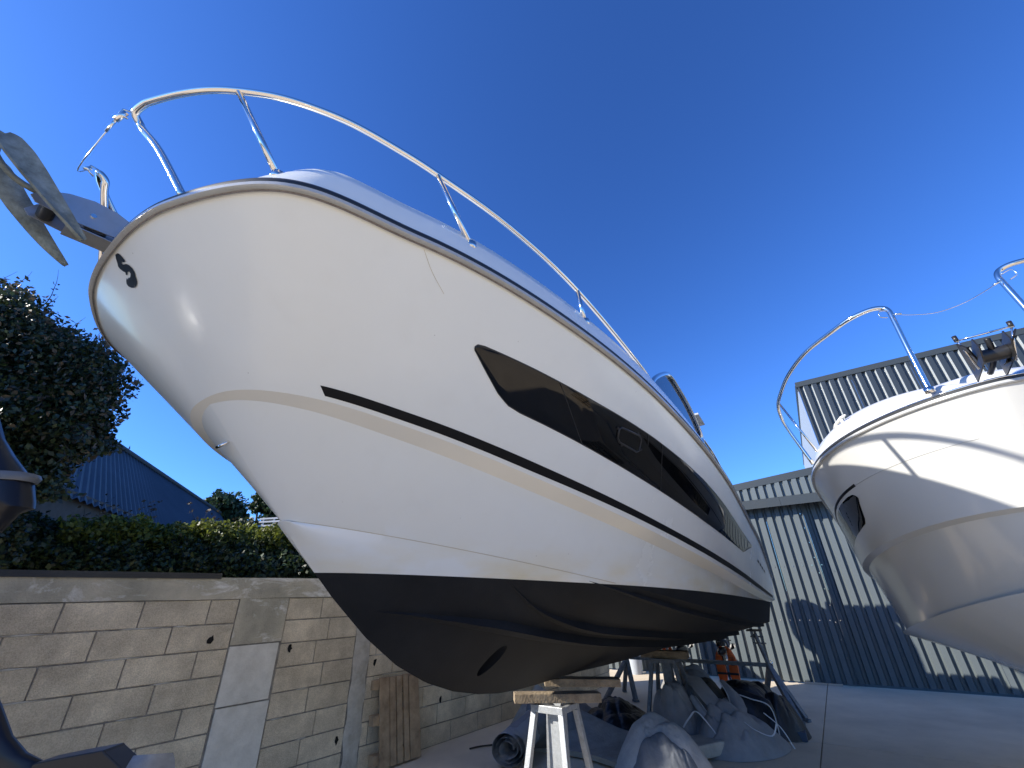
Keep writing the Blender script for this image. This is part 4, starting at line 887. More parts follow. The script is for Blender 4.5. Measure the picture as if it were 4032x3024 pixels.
timber('upper sawn timber beam wedged under the keel near the bow', 4.50, -0.20, 4.13, 0.36, 0.722, 0.058, 0.15)
kz2 = 0.84
zt2 = (BMX @ Vector((1.6, 0, kz2))).z - 0.10
trestle('dull grey steel trestle under the middle of the keel behind the tarps', 1.6, 0.0, zt2, GALVD)
timber('short timber block on the middle trestle under the keel', 1.62, -0.32, 1.58, 0.3, kz2 - 0.062, 0.085, 0.17)
def jack(label, topB, feet, m_):
    top = BW(*topB); t = thing('jack_stand', label, 'jack stand', (top.x, top.y, 0), group='jack stands at the stern'); o = Vector((top.x, top.y, 0))
    hub = Vector((0, 0, top.z * 0.55))
    f_ = [Vector((BW(*q, zw=0.03).x - o.x, BW(*q, zw=0).y - o.y, 0.03)) for q in feet]
    lean = (sum(f_, Vector()) / len(f_)) * 0.45
    hub.x = lean.x; hub.y = lean.y
    mb = MB(); mb.tube([hub, Vector((0, 0, top.z - .06))], 0.028, 10); mb.build('post', m_, t, smooth=True, angle=40)
    mb = MB(); mb.tube([hub.lerp(Vector((0, 0, top.z)), .55), Vector((0, 0, top.z - .01))], 0.018, 10); mb.build('screw', GALVD, t)
    for k in (0.62, 0.8):
        q = hub.lerp(Vector((0, 0, top.z)), k); mb = MB(); mb.tube([q - RX * 0.09, q + RX * 0.09], 0.010, 8); mb.build('screw_handle', GALVD, t)
    mb = MB(); mb.box((0, 0, top.z - 0.012), (0.2, 0.16, 0.02), Matrix.Rotation(-0.6, 3, 'Z')); mb.build('pad', BLKR, t)
    for q in f_:
        mb = MB(); mb.bar(hub, q, .062, .062); mb.build('leg', m_, t, bevel=.003)
        d = (q - Vector((lean.x, lean.y, 0))); d.z = 0; d.normalize(); mb = MB(); mb.box(q + Vector((0, 0, -.012)), (.1, .07, .03), Matrix.Rotation(math.atan2(d.y, d.x), 3, 'Z')); mb.build('foot', m_, t)
    mb = MB(); q = hub + Vector((0.03, -0.03, .06)); mb.tube([q + Vector((.02 * math.cos(a), 0, .02 * math.sin(a))) for a in np.linspace(0, 6.28, 12)], .004, 6); mb.build('locking_ring', STEEL, t)
    return t
jack('steel jack stand under the stern corner nearest the right-hand boat', (0.22, 0.98, 1.06), ((0.28, 1.36), (0.42, 1.30), (-0.62, 0.78)), GALVD)
jack('steel jack stand under the far stern corner on the block-wall side', (0.2, -1.0, 1.06), ((0.55, -1.45), (0.2, -1.05), (-0.45, -1.5)), GALVD)
mb = MB(); mb.bar(BW(0.05, -1.12, zw=0.60), BW(0.05, 1.10, zw=0.60), .045, .05); o = mb.build('cross_bar', GALVD); tag(o, 'dark steel bar running crosswise under the stern between the jack stands', 'bar')

# ------------------------------------------------------------------ pallet against the wall
pal = thing('wooden_pallet', 'weathered wooden pallet leaning upright against the block wall', 'pallet', tuple(Wp(-1.63, 0.2, 0)))
po = Vector(pal.location)
def PP(s_, n_, z): return Wp(-1.66 + s_, 0.20 - z * 0.19 + n_, z) - po
for i, (s0, s1, tl) in enumerate(((-0.29, -0.165, 0.005), (-0.155, -0.08, 0.0), (-0.062, 0.01, 0.0), (0.035, 0.10, 0.004), (0.115, 0.26, -0.01))):
    mb = MB(); mb.prism([(s0, 0.02), (s1, 0.02), (s1, 0.80 + tl), (s0, 0.80 + tl * 2)], lambda a, z, t: PP(a, t, z), 0.0, 0.02); mb.build('slat', WOOD, pal, bevel=.002)
for z0 in (0.05, 0.38, 0.70):
    mb = MB(); mb.prism([(-0.36, z0), (0.25, z0), (0.25, z0 + .09), (-0.36, z0 + .09)], lambda a, z, t: PP(a, t, z), -0.085, -0.002); mb.build('bearer', WOOD, pal, bevel=.002)

# ------------------------------------------------------------------ covers, mats and bags
def lump(name, cen, dim, rz, seed, m_, fold=0.12, freq=3.0, flat=0.45, pinch=0.0, nu=72, nv=40, parent=None):
    G = []
    ex = Vector((math.cos(rz), math.sin(rz), 0)); ey = Vector((-math.sin(rz), math.cos(rz), 0))
    for i in range(nv + 1):
        ph = -math.pi / 2 + math.pi * i / nv; row = []
        for j in range(nu):
            th = 2 * math.pi * j / nu
            cp, sp = math.cos(ph), math.sin(ph)
            d = Vector((math.copysign(abs(math.cos(th)) ** .8, math.cos(th)) * cp ** .7, math.copysign(abs(math.sin(th)) ** .8, math.sin(th)) * cp ** .7, sp))
            n1 = noise.noise((d.x * freq + seed, d.y * freq, d.z * freq * .6)); n2 = noise.noise((d.x * freq * 2.3, d.y * freq * 2.3 + seed, d.z * freq * 1.5 + 3))
            ridge = 1 - abs(n1) * 2.2; rad = 1 + fold * (ridge + 0.5 * (1 - abs(n2) * 2.2)) + fold * .8 * noise.noise((d.x * 1.3 + seed * 2, d.y * 1.3, d.z * 1.3))
            if pinch: rad *= 1 - pinch * max(0, d.x) ** 6
            p = Vector((d.x * dim[0] / 2 * rad, d.y * dim[1] / 2 * rad, max(d.z, -flat) * dim[2] * rad))
            row.append(ex * p.x + ey * p.y + Vector((0, 0, p.z)))
        G.append(row)
    mb = MB(); mb.grid(G, close=True); zmin = min(v[2] for v in mb.v)
    mb.v = [(v[0], v[1], v[2] - zmin) for v in mb.v]
    o = mb.build(name, m_, parent, smooth=True); o.location = cen; return o
def drape(name, cen, rx, ry, hgt, rz, seed, m_, folds=5, amp=0.05, wl=0.22, p=2.2, n=100, parent=None, lean=(0, 0)):
    """cloth heap: a mound crossed by long sharp-crested folds"""
    rs = random.Random(seed); F = []
    for k in range(folds):
        a = rs.uniform(0, math.pi); F.append((math.cos(a), math.sin(a), wl * rs.uniform(.7, 1.6), rs.uniform(0, 9), amp * rs.uniform(.5, 1.2), rs.uniform(-.6, .6) * rx, rs.uniform(-.6, .6) * ry, rs.uniform(.35, .8)))
    G = []; ca, sa = math.cos(rz), math.sin(rz)
    for i in range(n + 1):
        row = []
        for j in range(n + 1):
            a, b_ = -1 + 2 * i / n, -1 + 2 * j / n
            x_ = a * math.sqrt(max(0, 1 - b_ * b_ / 2)); y_ = b_ * math.sqrt(max(0, 1 - a * a / 2)); rr = min(1, math.hypot(x_, y_))
            z = hgt * (1 - rr ** p); X, Yy = x_ * rx, y_ * ry
            wx = 0.10 * noise.noise((X * 3 + seed, Yy * 3, 1)); wy = 0.10 * noise.noise((X * 3, Yy * 3 + seed, 5)); e = (1 - rr ** 6)
            dx = dy = 0
            for (c1, s1, L, ph, A, fx, fy, fr) in F:
                t = ((X + wx) * c1 + (Yy + wy) * s1) / L + ph; tri_ = abs(math.sin(math.pi * t)) ** .85
                msk = math.exp(-(((X - fx) / (fr * rx)) ** 2 + ((Yy - fy) / (fr * ry)) ** 2)); z += A * tri_ * msk * e * 1.6; dx += A * .5 * tri_ * msk * c1 * e; dy += A * .5 * tri_ * msk * s1 * e
            z += (0.05 * hgt * noise.noise((X * 6, Yy * 6, seed)) + .012 * abs(noise.noise((X * 13 + 4, Yy * 9, seed))) + .006 * noise.noise((X * 30, Yy * 22, seed))) * e
            X += dx + lean[0] * z; Yy += dy + lean[1] * z
            row.append(Vector((ca * X - sa * Yy, sa * X + ca * Yy, max(z, 0.004))))
        G.append(row)
    mb = MB(); mb.grid(G); o = mb.build(name, m_, parent, smooth=True); o.location = cen; return o
def flap(parent, A, B, m_, th=0.0, hem=True, name='flap'):
    """bent cloth flap between two edge lines"""
    P = curve_pts(A, 6); Q = curve_pts(B, 6); n = min(len(P), len(Q)); G = [[P[i].lerp(Q[i], k / 6) + Vector((0, 0, 0.03 * math.sin(math.pi * k / 6))) + Vector((.008, -.008, 0)) * noise.noise((i * .5, k * .7, 3)) for k in range(7)] for i in range(n)]
    mb = MB(); mb.grid(G); o = mb.build(name, m_, parent, smooth=True)
    if hem:
        mb = MB(); mb.tube(P, .007, 6); mb.build('hem', WEBB, parent, smooth=True)
    return o
def strap(parent, pts, w=0.02, m_=None):
    mb = MB(); P = curve_pts(pts, 6)
    G = []
    for i, p in enumerate(P):
        d = (P[min(i + 1, len(P) - 1)] - P[max(i - 1, 0)]).normalized(); sd = d.cross(Vector((0.2, -0.6, 0.75))).normalized(); G.append([p - sd * w / 2, p + sd * w / 2])
    mb.grid(G); return mb.build('strap', m_ or WEBB, parent)
LINING = mat('cover_lining', (.045, .04, .032), .7, bump=.2, bscale=30)
cv = thing('boat_cover', 'large crumpled grey boat cover heaped on the ground under the stern', 'cover', (2.35, 6.6, 0))
drape('heap', (0.05, 0.10, 0), .72, .62, .34, .4, 3, TGREY, 7, .05, .26, parent=cv)
drape('upper_fold', (0.22, 0.85, 0.0), .55, .42, .43, 1.0, 8, TGREY, 7, .05, .2, p=3, parent=cv)
drape('upper_fold', (-0.12, 0.72, 0.0), .34, .36, .36, .3, 18, TGREY, 5, .045, .2, p=3.2, parent=cv)
drape('dark_fold', (0.08, 0.15, 0.10), .36, .34, .42, -.5, 5, LINING, 4, .03, .25, p=3, parent=cv)
drape('side_fold', (-0.42, 0.0, 0), .26, .42, .46, .2, 4, TGREY, 5, .05, .2, p=3, lean=(0, -.1), parent=cv)
drape('skirt', (0.20, -0.42, 0), .62, .42, .24, .5, 9, TGREY, 8, .045, .22, parent=cv)
flap(cv, [(-0.20, -0.02, .60), (-0.17, -0.22, .50), (-0.10, -0.42, .36), (-0.02, -0.56, .22)], [(0.02, 0.02, .60), (0.06, -0.20, .48), (0.12, -0.38, .34), (0.14, -0.50, .22)], TGREY, hem=False)
flap(cv, [(0.26, 0.05, .56), (0.24, -0.18, .44), (0.16, -0.40, .32), (0.06, -0.58, .22)], [(0.36, 0.02, .52), (0.40, -0.18, .42), (0.36, -0.36, .32), (0.24, -0.50, .22)], TGREY)
flap(cv, [(-0.16, -0.16, .44), (-0.13, -0.34, .34), (-0.08, -0.50, .22), (-0.04, -0.58, .12)], [(-0.24, -0.16, .42), (-0.22, -0.34, .32), (-0.18, -0.50, .20), (-0.16, -0.58, .10)], TLITE)
strap(cv, [(-0.46, -0.44, 0.20), (-0.38, -0.48, 0.30), (-0.30, -0.52, 0.36), (-0.20, -0.60, 0.24), (-0.14, -0.68, .12), (-.12, -.74, .04)], .018)
strap(cv, [(0.16, -0.62, 0.30), (0.22, -0.76, 0.24), (0.36, -0.84, 0.20), (0.46, -0.80, 0.30)], .014)
strap(cv, [(0.46, -0.55, 0.34), (0.58, -0.62, 0.22), (0.64, -0.70, 0.05)], .014)
bb = thing('black_bag', 'shiny black tarpaulin bundle beside the jack stand foot', 'bundle', (3.02, 6.85, 0))
drape('bundle', (0, 0, 0.09), .50, .46, .36, .6, 12, TBLK, 6, .035, .3, p=3.4, parent=bb)
drape('tail', (0.20, -0.25, 0.0), .34, .3, .34, .2, 14, TBLK, 5, .03, .2, p=3, parent=bb)
flap(bb, [(-0.36, -0.26, 0.46), (-0.15, -0.40, 0.40), (0.02, -0.52, 0.33), (0.04, -0.54, 0.03)], [(-0.30, -0.20, 0.50), (-0.08, -0.34, 0.44), (0.08, -0.46, 0.34), (0.10, -0.46, 0.03)], TBLK)
mb = MB(); mb.box((3.2, 6.62, 0.045), (0.62, 0.40, 0.09), Matrix.Rotation(-0.55, 3, 'Z')); o = mb.build('blue_tray', BLUEP, None, bevel=.008); tag(o, 'dark blue plastic tray under the black tarpaulin bundle', 'tray')
fb = thing('sail_bag', 'pale grey fabric bag in the foreground at the bottom edge', 'bag', (1.42, 5.45, 0))
drape('bag', (0, 0.02, 0), .50, .34, .36, -.25, 21, TLITE, 5, .035, .34, p=2.6, parent=fb); drape('pocket', (-0.03, -0.16, 0.0), .36, .24, .26, -.2, 24, TBLUE, 4, .03, .3, p=2.6, parent=fb)
def slab_pad(name, label, poly, z0, th, m_, me_):
    b_ = MB(); b_.prism(poly, lambda a, q, t: (a, q, t), z0, z0 + th); o_ = b_.build(name, m_, None, bevel=.02); return tag(o_, label, 'cushion')
slab_pad('foam_cushion', 'beige foam cushion lying flat beside the pale grey bag', [(1.72, 5.62), (2.25, 5.85), (2.18, 6.15), (1.45, 5.95)], 0.03, 0.12, FOAML, FOAM)
# curved foam mat
fm = thing('foam_mat', 'long curled grey foam mat spread under the hull behind the nearest trestle', 'mat', (0.9, 6.2, 0))
G = []; GB = []
for i in range(31):
    t = i / 30; ctr = Vector((-0.62 + 1.55 * t, 0.95 - 1.30 * t + 0.18 * math.sin(t * 3), 0)); hgt = 0.46 - 0.40 * math.sin(min(1, t * 1.15) * math.pi / 2) + 0.10 * max(0, t - .75) * 4
    row = []; 
    for j in range(13):
        s_ = j / 12; row.append(ctr + Vector((-0.55 * s_ - .05, -0.75 * s_ + 0.1, hgt * (1 - s_) ** 1.2 + 0.03 + 0.05 * math.sin(s_ * 5 + t * 4) * s_ + .02 * noise.noise((t * 4, s_ * 4, 2)))))
    G.append(row)
mb = MB(); mb.grid(G); mb.grid([[p - Vector((-.02, -.02, .055)) for p in r_] for r_ in G], flip=True)
edge = [G[0][j] for j in range(13)] + [G[i][12] for i in range(1, 31)] + [G[30][j] for j in range(11, -1, -1)] + [G[i][0] for i in range(29, 0, -1)]
mb.grid([edge, [p - Vector((-.02, -.02, .055)) for p in edge]], close=True); mb.build('sheet', FOAM, fm, smooth=True, angle=50)
rt_ = thing('rolled_tarp', 'rolled grey-blue tarpaulin lying near the wall at the bottom left of the tarps', 'tarp', (-0.02, 5.95, 0))
def roll(parent, a, b_, r0, turns, m_, seed):
    a = Vector(a); b_ = Vector(b_); d = (b_ - a).normalized(); x = d.cross(Vector((0, 0, 1))).normalized(); y = Vector((0, 0, 1)); G = []
    for i in range(25):
        t = i / 24; p = a.lerp(b_, t); row = []
        for k in range(64):
            an = 2 * math.pi * turns * k / 63; rr = r0 * (0.35 + 0.65 * k / 63) * (1 + 0.10 * noise.noise((t * 3 + seed, an * .8, 1)) + .05 * noise.noise((t * 9, an * 2, seed)))
            row.append(p + x * math.cos(an) * rr * 1.1 + y * (math.sin(an) * rr * .85 + r0 * .85))
        G.append(row)
    m2 = MB(); m2.grid(G); return m2.build('roll', m_, parent, smooth=True)
roll(rt_, (-0.14, -0.25, 0), (0.38, 1.35, 0.0), 0.19, 3.2, TLITE, 2.0)
roll(rt_, (-0.05, -0.05, 0.02), (0.45, 1.25, 0.05), 0.17, 2.4, TGREY, 5.0)
drape('loose_end', (0.42, 0.9, 0.0), .3, .5, .38, 1.2, 31, TBLUE, 6, .035, .16, p=3, parent=rt_)
dt = drape('dark_tarp', (1.35, 7.1, 0), .62, .6, .16, .6, 41, TBLK, 6, .03, .3); tag(dt, 'flat black tarpaulin on the ground between the two trestles', 'tarp')
bt = drape('blue_tarp', (0.75, 8.0, 0), .4, .22, .12, .3, 43, TBLUE, 4, .02, .2); tag(bt, 'small folded blue-grey tarpaulin lying behind the foam mat', 'tarp')
stk = MB(); stk.tube(curve_pts([(-0.62, 6.35, .012), (-0.5, 6.42, .014), (-0.36, 6.47, .012), (-.22, 6.55, .012)], 4), .009, 6); tag(stk.build('stick', BARK), 'thin dark stick lying on the concrete near the rolled tarpaulin', 'stick')
for i, (x_, y_) in enumerate(((2.60, 11.2), (3.30, 11.0))):
    bk = thing('bucket', ('pale bucket at the foot of the shed, nearer the block wall', 'pale bucket at the foot of the shed, nearer the orange life jackets')[i], 'bucket', (x_, y_, 0), group='buckets by the shed wall')
    mb = MB(); mb.tube([(0, 0, 0), (0, 0, .02), (0, 0, .36)], [.13, .135, .16], 20); mb.build('body', BUCK, bk, smooth=True, angle=40); mb = MB(); mb.tube([(0, 0, .34), (0, 0, .37)], .168, 20); mb.build('rim', BUCK, bk, smooth=True, angle=40)

# ------------------------------------------------------------------ outboard leg in the left foreground
fo = thing('outboard_motor', 'black outboard motor cut off by the left edge of the picture', 'outboard motor', (-1.6, 1.5, 0))
FO = Vector(fo.location)
def loftx(rings, nm, m_, n=20, pw=0.65):
    G = []
    for (x0, x1, hy, z_) in rings:
        G.append([Vector(((x0 + x1) / 2 + (x1 - x0) / 2 * math.copysign(abs(math.cos(a)) ** pw, math.cos(a)), 1.5 + 0.4 * hy * math.copysign(abs(math.sin(a)) ** pw, math.sin(a)), z_)) - FO for a in [2 * math.pi * k / n for k in range(n)]])
    m2 = MB(); m2.grid(G, close=True); m2.f += [tuple(range(n)), tuple((len(G) - 1) * n + j for j in range(n))]; return m2.build(nm, m_, fo, smooth=True, angle=55)
loftx([(-2.5, -2.05, .12, 2.30), (-2.6, -1.985, .15, 2.213), (-2.62, -1.909, .17, 2.142), (-2.62, -1.815, .18, 2.065)], 'cowling', OBBLK)
loftx([(-2.63, -1.775, .19, 2.064), (-2.63, -1.765, .195, 2.05), (-2.63, -1.773, .19, 2.034)], 'cowling_band', OBGRY)
loftx([(-2.62, -1.782, .18, 2.033), (-2.6, -1.742, .175, 1.965), (-2.55, -1.733, .165, 1.942), (-2.4, -1.775, .13, 1.925), (-2.3, -1.80, .11, 1.87), (-2.15, -1.84, .085, 1.78), (-2.02, -1.82, .08, 1.65), (-1.9, -1.70, .075, 1.52)], 'apron', OBBLK)
loftx([(-1.9, -1.68, .07, 1.53), (-1.86, -1.60, .066, 1.43), (-1.82, -1.53, .062, 1.364), (-1.78, -1.461, .058, 1.295), (-1.74, -1.40, .055, 1.257), (-1.70, -1.345, .052, 1.238), (-1.68, -1.33, .05, 1.20), (-1.66, -1.35, .045, 1.05)], 'leg', OBBLK)
mb = MB(); mb.prism([(-1.337, 1.242), (-1.257, 1.254), (-1.155, 1.267), (-1.149, 1.262), (-1.07, 1.217), (-1.16, 1.222), (-1.34, 1.226)], lambda a, z, t: Vector((a, t, z)) - FO, 1.465, 1.535); mb.build('antiventilation_plate', OBBLK, fo, bevel=.003)
mb = MB(); mb.tube([Vector((x_, 1.5, 1.06)) - FO for x_ in (-1.75, -1.66, -1.5, -1.3, -1.12, -1.02)], [.02, .05, .07, .072, .06, .045], 18); mb.build('gearcase', OBBLK, fo, smooth=True)
for k in range(3):
    a0 = k * 2.094 + 1.62; G = []
    for i in range(9):
        rr = 0.04 + 0.150 * i / 8; wd = 0.62 * math.sin(math.pi * (0.2 + 0.76 * i / 8)); G.append([Vector((-1.03 - 0.05 * (q / 4 - .5) * 2, 1.5 + rr * math.cos(a0 + wd * (q / 4 - .5)), 1.06 + rr * math.sin(a0 + wd * (q / 4 - .5)))) - FO for q in range(5)])
    mb = MB(); mb.grid(G); mb.build('propeller_blade', GALVD, fo, smooth=True)
mb = MB(); mb.tube([Vector((-1.965, 1.40, 2.10)) - FO, Vector((-1.955, 1.35, 2.10)) - FO], .012, 8); mb.build('vent_hole', BLKR, fo)

nb = thing('motor_boat', 'unseen white boat outside the left edge carrying the black outboard, cabin shaped to shade the bow', 'boat', (-4.5, 1.0, 0))
NBO = Vector(nb.location); G = []
for (x_, hw, zk) in ((-2.55, 1.0, 1.35), (-4, 1.05, 1.25), (-6, 1.0, 1.3), (-7.5, .7, 1.5), (-8.6, .05, 2.0)):
    G.append([Vector((x_, 0.9 + hw, 2.25)) - NBO, Vector((x_, 0.9 + hw * .9, 1.6)) - NBO, Vector((x_, 0.9, zk)) - NBO, Vector((x_, 0.9 - hw * .9, 1.6)) - NBO, Vector((x_, 0.9 - hw, 2.25)) - NBO])
mb = MB(); mb.grid(G); mb.f += [(0, 1, 2, 3, 4)]; mb.build('hull', GEL2, nb, smooth=True, angle=30)
mb = MB(); mb.prism([(-3.9, 2.2), (-4.0, 4.45), (-5.8, 4.55), (-6.6, 2.2)], lambda a, z, t: Vector((a, t, z)) - NBO, -0.05, 1.85); mb.build('cabin', GEL2, nb, bevel=.05)  # unseen cabin, its height and width shaped to keep sun off the bow
for x_ in (-3.4, -6.4):
    mb = MB(); mb.box(Vector((x_, .9, .65)) - NBO, (.4, .5, 1.3)); mb.build('support', TIMB, nb)

# ------------------------------------------------------------------ vegetation
def leaf_mesh(P, size, m_, name, parent=None, aspect=1.7, droop=0.0):
    """P: n x 3 leaf positions; two-triangle bent leaves"""
    n = len(P); d = NR.normal(size=(n, 3)); d[:, 2] -= droop; d /= np.linalg.norm(d, axis=1)[:, None]
    q = NR.normal(size=(n, 3)); sd = np.cross(d, q); sd /= np.linalg.norm(sd, axis=1)[:, None]; up = np.cross(sd, d)
    sz = size * NR.uniform(0.55, 1.3, size=(n, 1)); L = d * sz * aspect / 2; Wd = sd * sz / 2; bend = up * sz * 0.18
    V = np.empty((n, 4, 3)); V[:, 0] = P - L; V[:, 1] = P + Wd + bend; V[:, 2] = P + L; V[:, 3] = P - Wd + bend
    me = bpy.data.meshes.new(name); me.vertices.add(n * 4); me.vertices.foreach_set('co', V.reshape(-1).astype(np.float32))
    me.loops.add(n * 4); me.loops.foreach_set('vertex_index', np.arange(n * 4, dtype=np.int32)); me.polygons.add(n)
    me.polygons.foreach_set('loop_start', np.arange(0, n * 4, 4, dtype=np.int32)); me.polygons.foreach_set('loop_total', np.full(n, 4, dtype=np.int32)); me.update(calc_edges=True)
    return link(name, me, m_, parent)
def blob_points(blobs, n, shell=0.55):
    out = []; vol = np.array([b_[3] * b_[4] * b_[5] for b_ in blobs]) ** 0.75; cnt = (n * vol / vol.sum()).astype(int)
    for (x_, y_, z_, rx, ry, rz), k in zip(blobs, cnt):
        d = NR.normal(size=(k, 3)); d /= np.linalg.norm(d, axis=1)[:, None]
        # lumpy radius
        f = 1 + 0.16 * np.sin(d[:, 0] * 5.1 + x_ * 3) * np.sin(d[:, 1] * 4.7 + y_) + 0.14 * np.sin(d[:, 2] * 6.3 + d[:, 0] * 4.1 + z_ * 2) + 0.08 * np.sin(d[:, 0] * 13 + d[:, 2] * 11)
        r_ = f * (shell + (1 - shell) * NR.uniform(0, 1, k) ** 0.5) + NR.normal(size=k) * 0.035
        out.append(np.stack([x_ + d[:, 0] * rx * r_, y_ + d[:, 1] * ry * r_, z_ + d[:, 2] * rz * r_], -1))
    return np.concatenate(out)
def twig(parent, p, d, L, m_, leaves, size, lm):
    """thin shoot with leaves along it"""
    p = Vector(p); d = Vector(d).normalized(); pts = [p]
    for k in range(6): d = (d + Vector((random.uniform(-.2, .2), random.uniform(-.2, .2), random.uniform(-.16, .12)))).normalized(); pts.append(pts[-1] + d * L / 6)
    mb = MB(); mb.tube(pts, [0.006 - .0008 * k for k in range(7)], 4); return mb, pts
ivy = thing('ivy_tree', 'tall dark ivy-covered tree behind the wall at the left edge', 'tree', (-6.8, 4.6, 0))
io = np.array(ivy.location)
KI = 0.82
blobs = [(-9.2, 5.7, 5.6, 1.25, 1.2, 1.15), (-8.4, 5.6, 5.15, 1.15, 1.1, 1.15), (-7.7, 5.6, 4.6, 1.05, 1.0, 1.0), (-7.0, 5.6, 4.35, .95, .9, .95), (-6.75, 5.5, 3.95, .9, .85, .7), (-8.6, 5.4, 3.9, 1.6, 1.2, 1.2), (-7.5, 5.3, 3.4, 1.35, 1.0, 1.0), (-8.6, 5.2, 2.6, 1.8, 1.1, 1.0), (-10.0, 5.8, 4.5, 1.4, 1.2, 1.6), (-7.0, 5.4, 3.25, .75, .7, .75), (-7.2, 5.3, 2.4, 1.0, .7, .9)]
blobs = [(b_[0] * KI, b_[1] * KI, H + (b_[2] - H) * KI, b_[3] * KI, b_[4] * KI * .85, b_[5] * KI) for b_ in blobs]
leaf_mesh(blob_points(blobs, 190000) - io, 0.038, LEAFD, 'crown', ivy)
leaf_mesh(blob_points([(b_[0], b_[1], b_[2], b_[3] * 1.06, b_[4] * 1.06, b_[5] * 1.06) for b_ in blobs[:5]], 5000, 0.93) - io, 0.04, LEAFB, 'brown_leaves', ivy)
for (p0, p1, r0, r1) in (((-6.9, 4.65, 0), (-6.8, 4.65, 2.4), .28, .2), ((-6.8, 4.65, 2.3), (-7.5, 4.7, 4.7), .18, .07), ((-6.8, 4.65, 2.4), (-6.2, 4.6, 4.1), .16, .06), ((-6.8, 4.65, 2.3), (-5.7, 4.5, 3.7), .13, .05)):
    mb = MB(); mb.tube([Vector(p0).lerp(Vector(p1), k / 5) + Vector((.05 * math.sin(k * 2), .05 * math.cos(k * 3), 0)) - ivy.location for k in range(6)], [r0 + (r1 - r0) * k / 5 for k in range(6)], 10); mb.build('trunk' if p0[2] == 0 else 'limb', BARK, ivy, smooth=True)
mb = MB()
tw_leaf = []
for k in range(70):
    b_ = random.choice(blobs[:5]); a = random.uniform(-0.9, 1.9); el = random.uniform(-.6, 1.0); d = Vector((math.cos(el) * math.cos(a), -0.3 * math.cos(el), math.sin(el)))
    p = Vector((b_[0] + d.x * b_[3], b_[1] + d.y * b_[4], b_[2] + d.z * b_[5])) - ivy.location
    m2, pts = twig(None, p, d, random.uniform(.2, .55), BARK, 0, 0, None); mb.add(m2.v, m2.f)
    for q in pts[1:5]: tw_leaf += [tuple(q + Vector((random.uniform(-.03, .03), random.uniform(-.03, .03), random.uniform(-.03, .03)))) for _ in range(2)]
o = mb.build('shoots', BARK, ivy); o['kind'] = 'stuff'; leaf_mesh(np.array(tw_leaf), 0.038, LEAFD, 'shoot_leaves', ivy)
hed = thing('bramble_hedge', 'dense dark green bramble hedge growing along the top of the wall', 'hedge', (-4.6, 6.2, 0)); ho = np.array(hed.location)
hb = []
for k in range(15):
    t = k / 14; x_ = -7.6 + 5.2 * t; y_ = 4.7 + 3.0 * t; hb.append((x_, y_, 1.88 + 0.10 * math.sin(k * 1.7), .75, .5, .52 + .08 * math.sin(k * 2.3)))
hb += [(-7.4, 6.0, 2.5, 1.0, .8, .5), (-6.5, 6.1, 2.35, .7, .6, .4)]
leaf_mesh(blob_points(hb, 120000, .5) - ho, 0.042, LEAFH, 'foliage', hed)
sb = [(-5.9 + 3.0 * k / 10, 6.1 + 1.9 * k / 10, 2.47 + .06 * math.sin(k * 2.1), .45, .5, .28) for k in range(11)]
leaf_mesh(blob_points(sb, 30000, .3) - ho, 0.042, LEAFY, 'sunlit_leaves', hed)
mb = MB(); tl = []
for k in range(60):
    x_ = random.uniform(-6.6, -3.3); t = (x_ + 7.6) / 5.2; p = Vector((x_, 6.0 + 2.2 * t, 2.3)) - hed.location
    m2, pts = twig(None, p, (random.uniform(-.5, .6), random.uniform(-.3, .3), 1), random.uniform(.25, .65) * (1.5 if x_ < -5.0 else 1), BARK, 0, 0, None); mb.add(m2.v, m2.f)
    for q in pts[2:]: tl += [tuple(q + Vector((random.uniform(-.03, .03),) * 3)) for _ in range(3)]
o = mb.build('stems', BARK, hed); o['kind'] = 'stuff'; leaf_mesh(np.array(tl), 0.035, LEAFB, 'stem_leaves', hed)
def far_tree(name, label, loc, blobs_, n, size, m_=LEAFF):
    t = thing(name, label, 'tree', loc, group='trees beyond the hedge'); lo = np.array(loc)
    leaf_mesh(blob_points(blobs_, n, .45), size, m_, 'crown', t)
    mb = MB(); top = blobs_[0]; mb.tube([(0, 0, 0), (0.1, 0, top[2] * .5), (top[0], top[1], top[2])], [.35, .28, .12], 8); mb.build('trunk', BARK, t, smooth=True)
    for b_ in blobs_[1:4]: mb = MB(); mb.tube([(0.1, 0, top[2] * .45), (b_[0] * .6, b_[1] * .6, b_[2] * .8), (b_[0], b_[1], b_[2])], [.16, .1, .05], 6); mb.build('limb', BARK, t, smooth=True)
far_tree('round_tree', 'round dark green tree beyond the hedge, left of the stem', (-20.9, 30, 0), [(0, 0, 6.9, 1.7, 1.6, 1.6), (-.9, 0, 6.2, 1.3, 1.2, 1.2), (1.0, 0, 6.3, 1.3, 1.2, 1.2), (0.1, 0, 5.2, 2.0, 1.6, 1.4), (0, 0, 7.9, 1.0, 1, .9)], 9000, 0.22)
far_tree('pine_tree', 'taller sparse tree beside the round one, just left of the boat stem', (-19.6, 33, 0), [(0.3, 0, 9.0, 1.2, 1.0, .7), (1.2, 0, 8.2, 1.3, 1, .7), (-.5, 0, 8.3, .7, .7, .5), (1.4, 0, 7.0, 1.4, 1, .9)], 3500, 0.22)
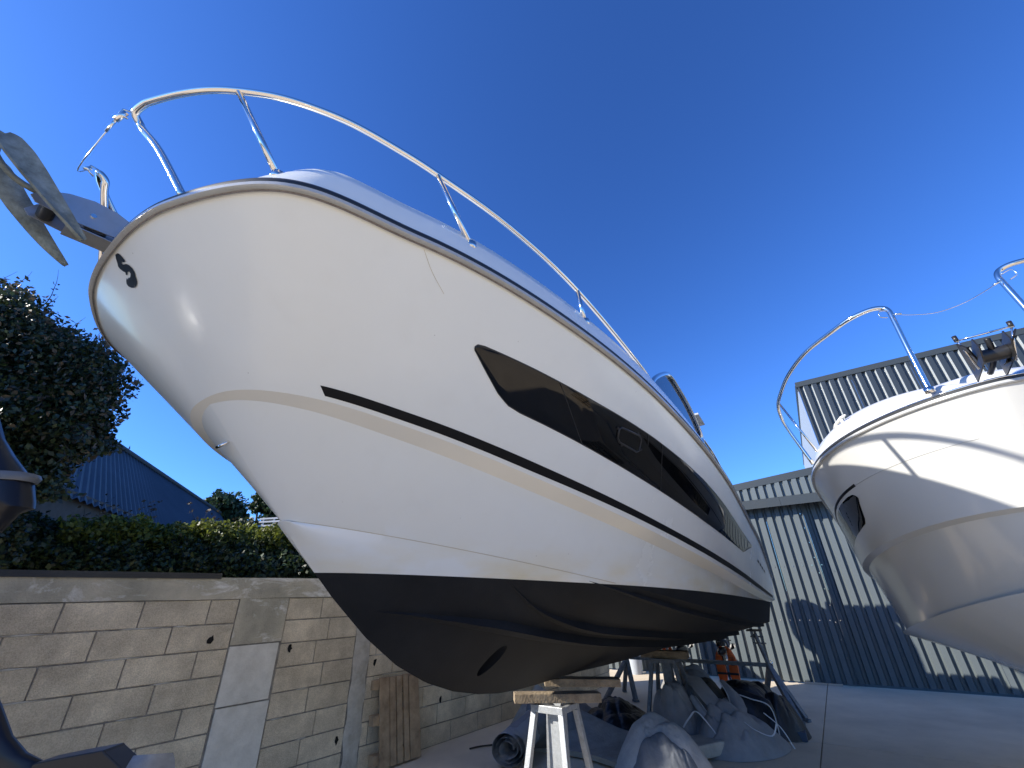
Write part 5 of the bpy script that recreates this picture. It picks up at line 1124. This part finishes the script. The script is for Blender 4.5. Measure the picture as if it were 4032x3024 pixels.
far_tree('broad_tree', 'low olive-green tree mass right of the round tree', (-17.3, 29, 0), [(0, 0, 5.3, 1.7, 1.4, 1.3), (1.3, 0, 4.9, 1.5, 1.3, 1.2), (-1.4, 0, 5.6, 1.2, 1.2, 1.0), (2.3, 0, 4.2, 1.2, 1, 1)], 7000, 0.2, mat('olive_leaf', (.055, .07, .025), .6, island=.4, trans=.2))
far_tree('wood_edge', 'dark tree row far behind the slate-blue roof', (-30, 44, 0), [(0, 0, 4, 5, 2, 3), (7, 0, 4.2, 5, 2, 3), (13, 0, 4, 5, 2, 3.2), (-6, 0, 4, 4, 2, 3)], 9000, 0.35)
# far barn roof
barn = thing('barn', 'barn with a slate-blue corrugated roof behind the ivy tree', 'building', (-15, 18, 0)); bo = Vector(barn.location)
R0 = Vector((-12.7, 8.5, 7.0)); R1 = Vector((-19.9, 28.6, 7.0)); EV = Vector((4.41, -3.69, -2.8)) * 1.22; rd = (R1 - R0).normalized(); dd_ = Vector((rd.y, -rd.x, 0)); dd_ = dd_ if dd_.dot(-R0) > 0 else -dd_
Lr = (R1 - R0).length; n = int(Lr / 0.14); G = [[], []]
for i in range(n + 1):
    p = R0 + rd * (Lr * i / n); w_ = Vector((0, 0, 0.035 * math.cos(i * math.pi / 1.0))); G[0].append(p + w_ - bo); G[1].append(p + EV + w_ - bo)
mb = MB(); mb.grid(G); mb.build('roof', ROOF, barn)
mb = MB(); mb.tube([R0 + Vector((0, 0, .05)) - bo, R1 + Vector((0, 0, .05)) - bo], .10, 8); mb.build('ridge_cap', ROOF, barn)
e0, e1 = R0 + EV * .96, R1 + EV * .96
mb = MB(); mb.add([Vector((e0.x, e0.y, 0)) - bo, Vector((e1.x, e1.y, 0)) - bo, Vector((e1.x, e1.y, 3.76)) - bo, Vector((e0.x, e0.y, 3.76)) - bo], [(0, 1, 2, 3)]); mb.build('wall', STONEW, barn)
fen = thing('white_fence', 'small white rail fence beyond the hedge next to the stem', 'fence', (-11.2, 20, 0)); fv = Vector(fen.location)
for z in (4.80, 4.98, 5.12): mb = MB(); mb.bar((-0.75, 0, z - .03), (1.2, 0, z + .02), .05, .07); mb.build('rail', WPAINT, fen)
for x_ in (-.6, -.1, .4, .9): mb = MB(); mb.bar((x_, .06, 3.5), (x_, .06, 5.15), .06, .06); mb.build('post', WPAINT, fen)
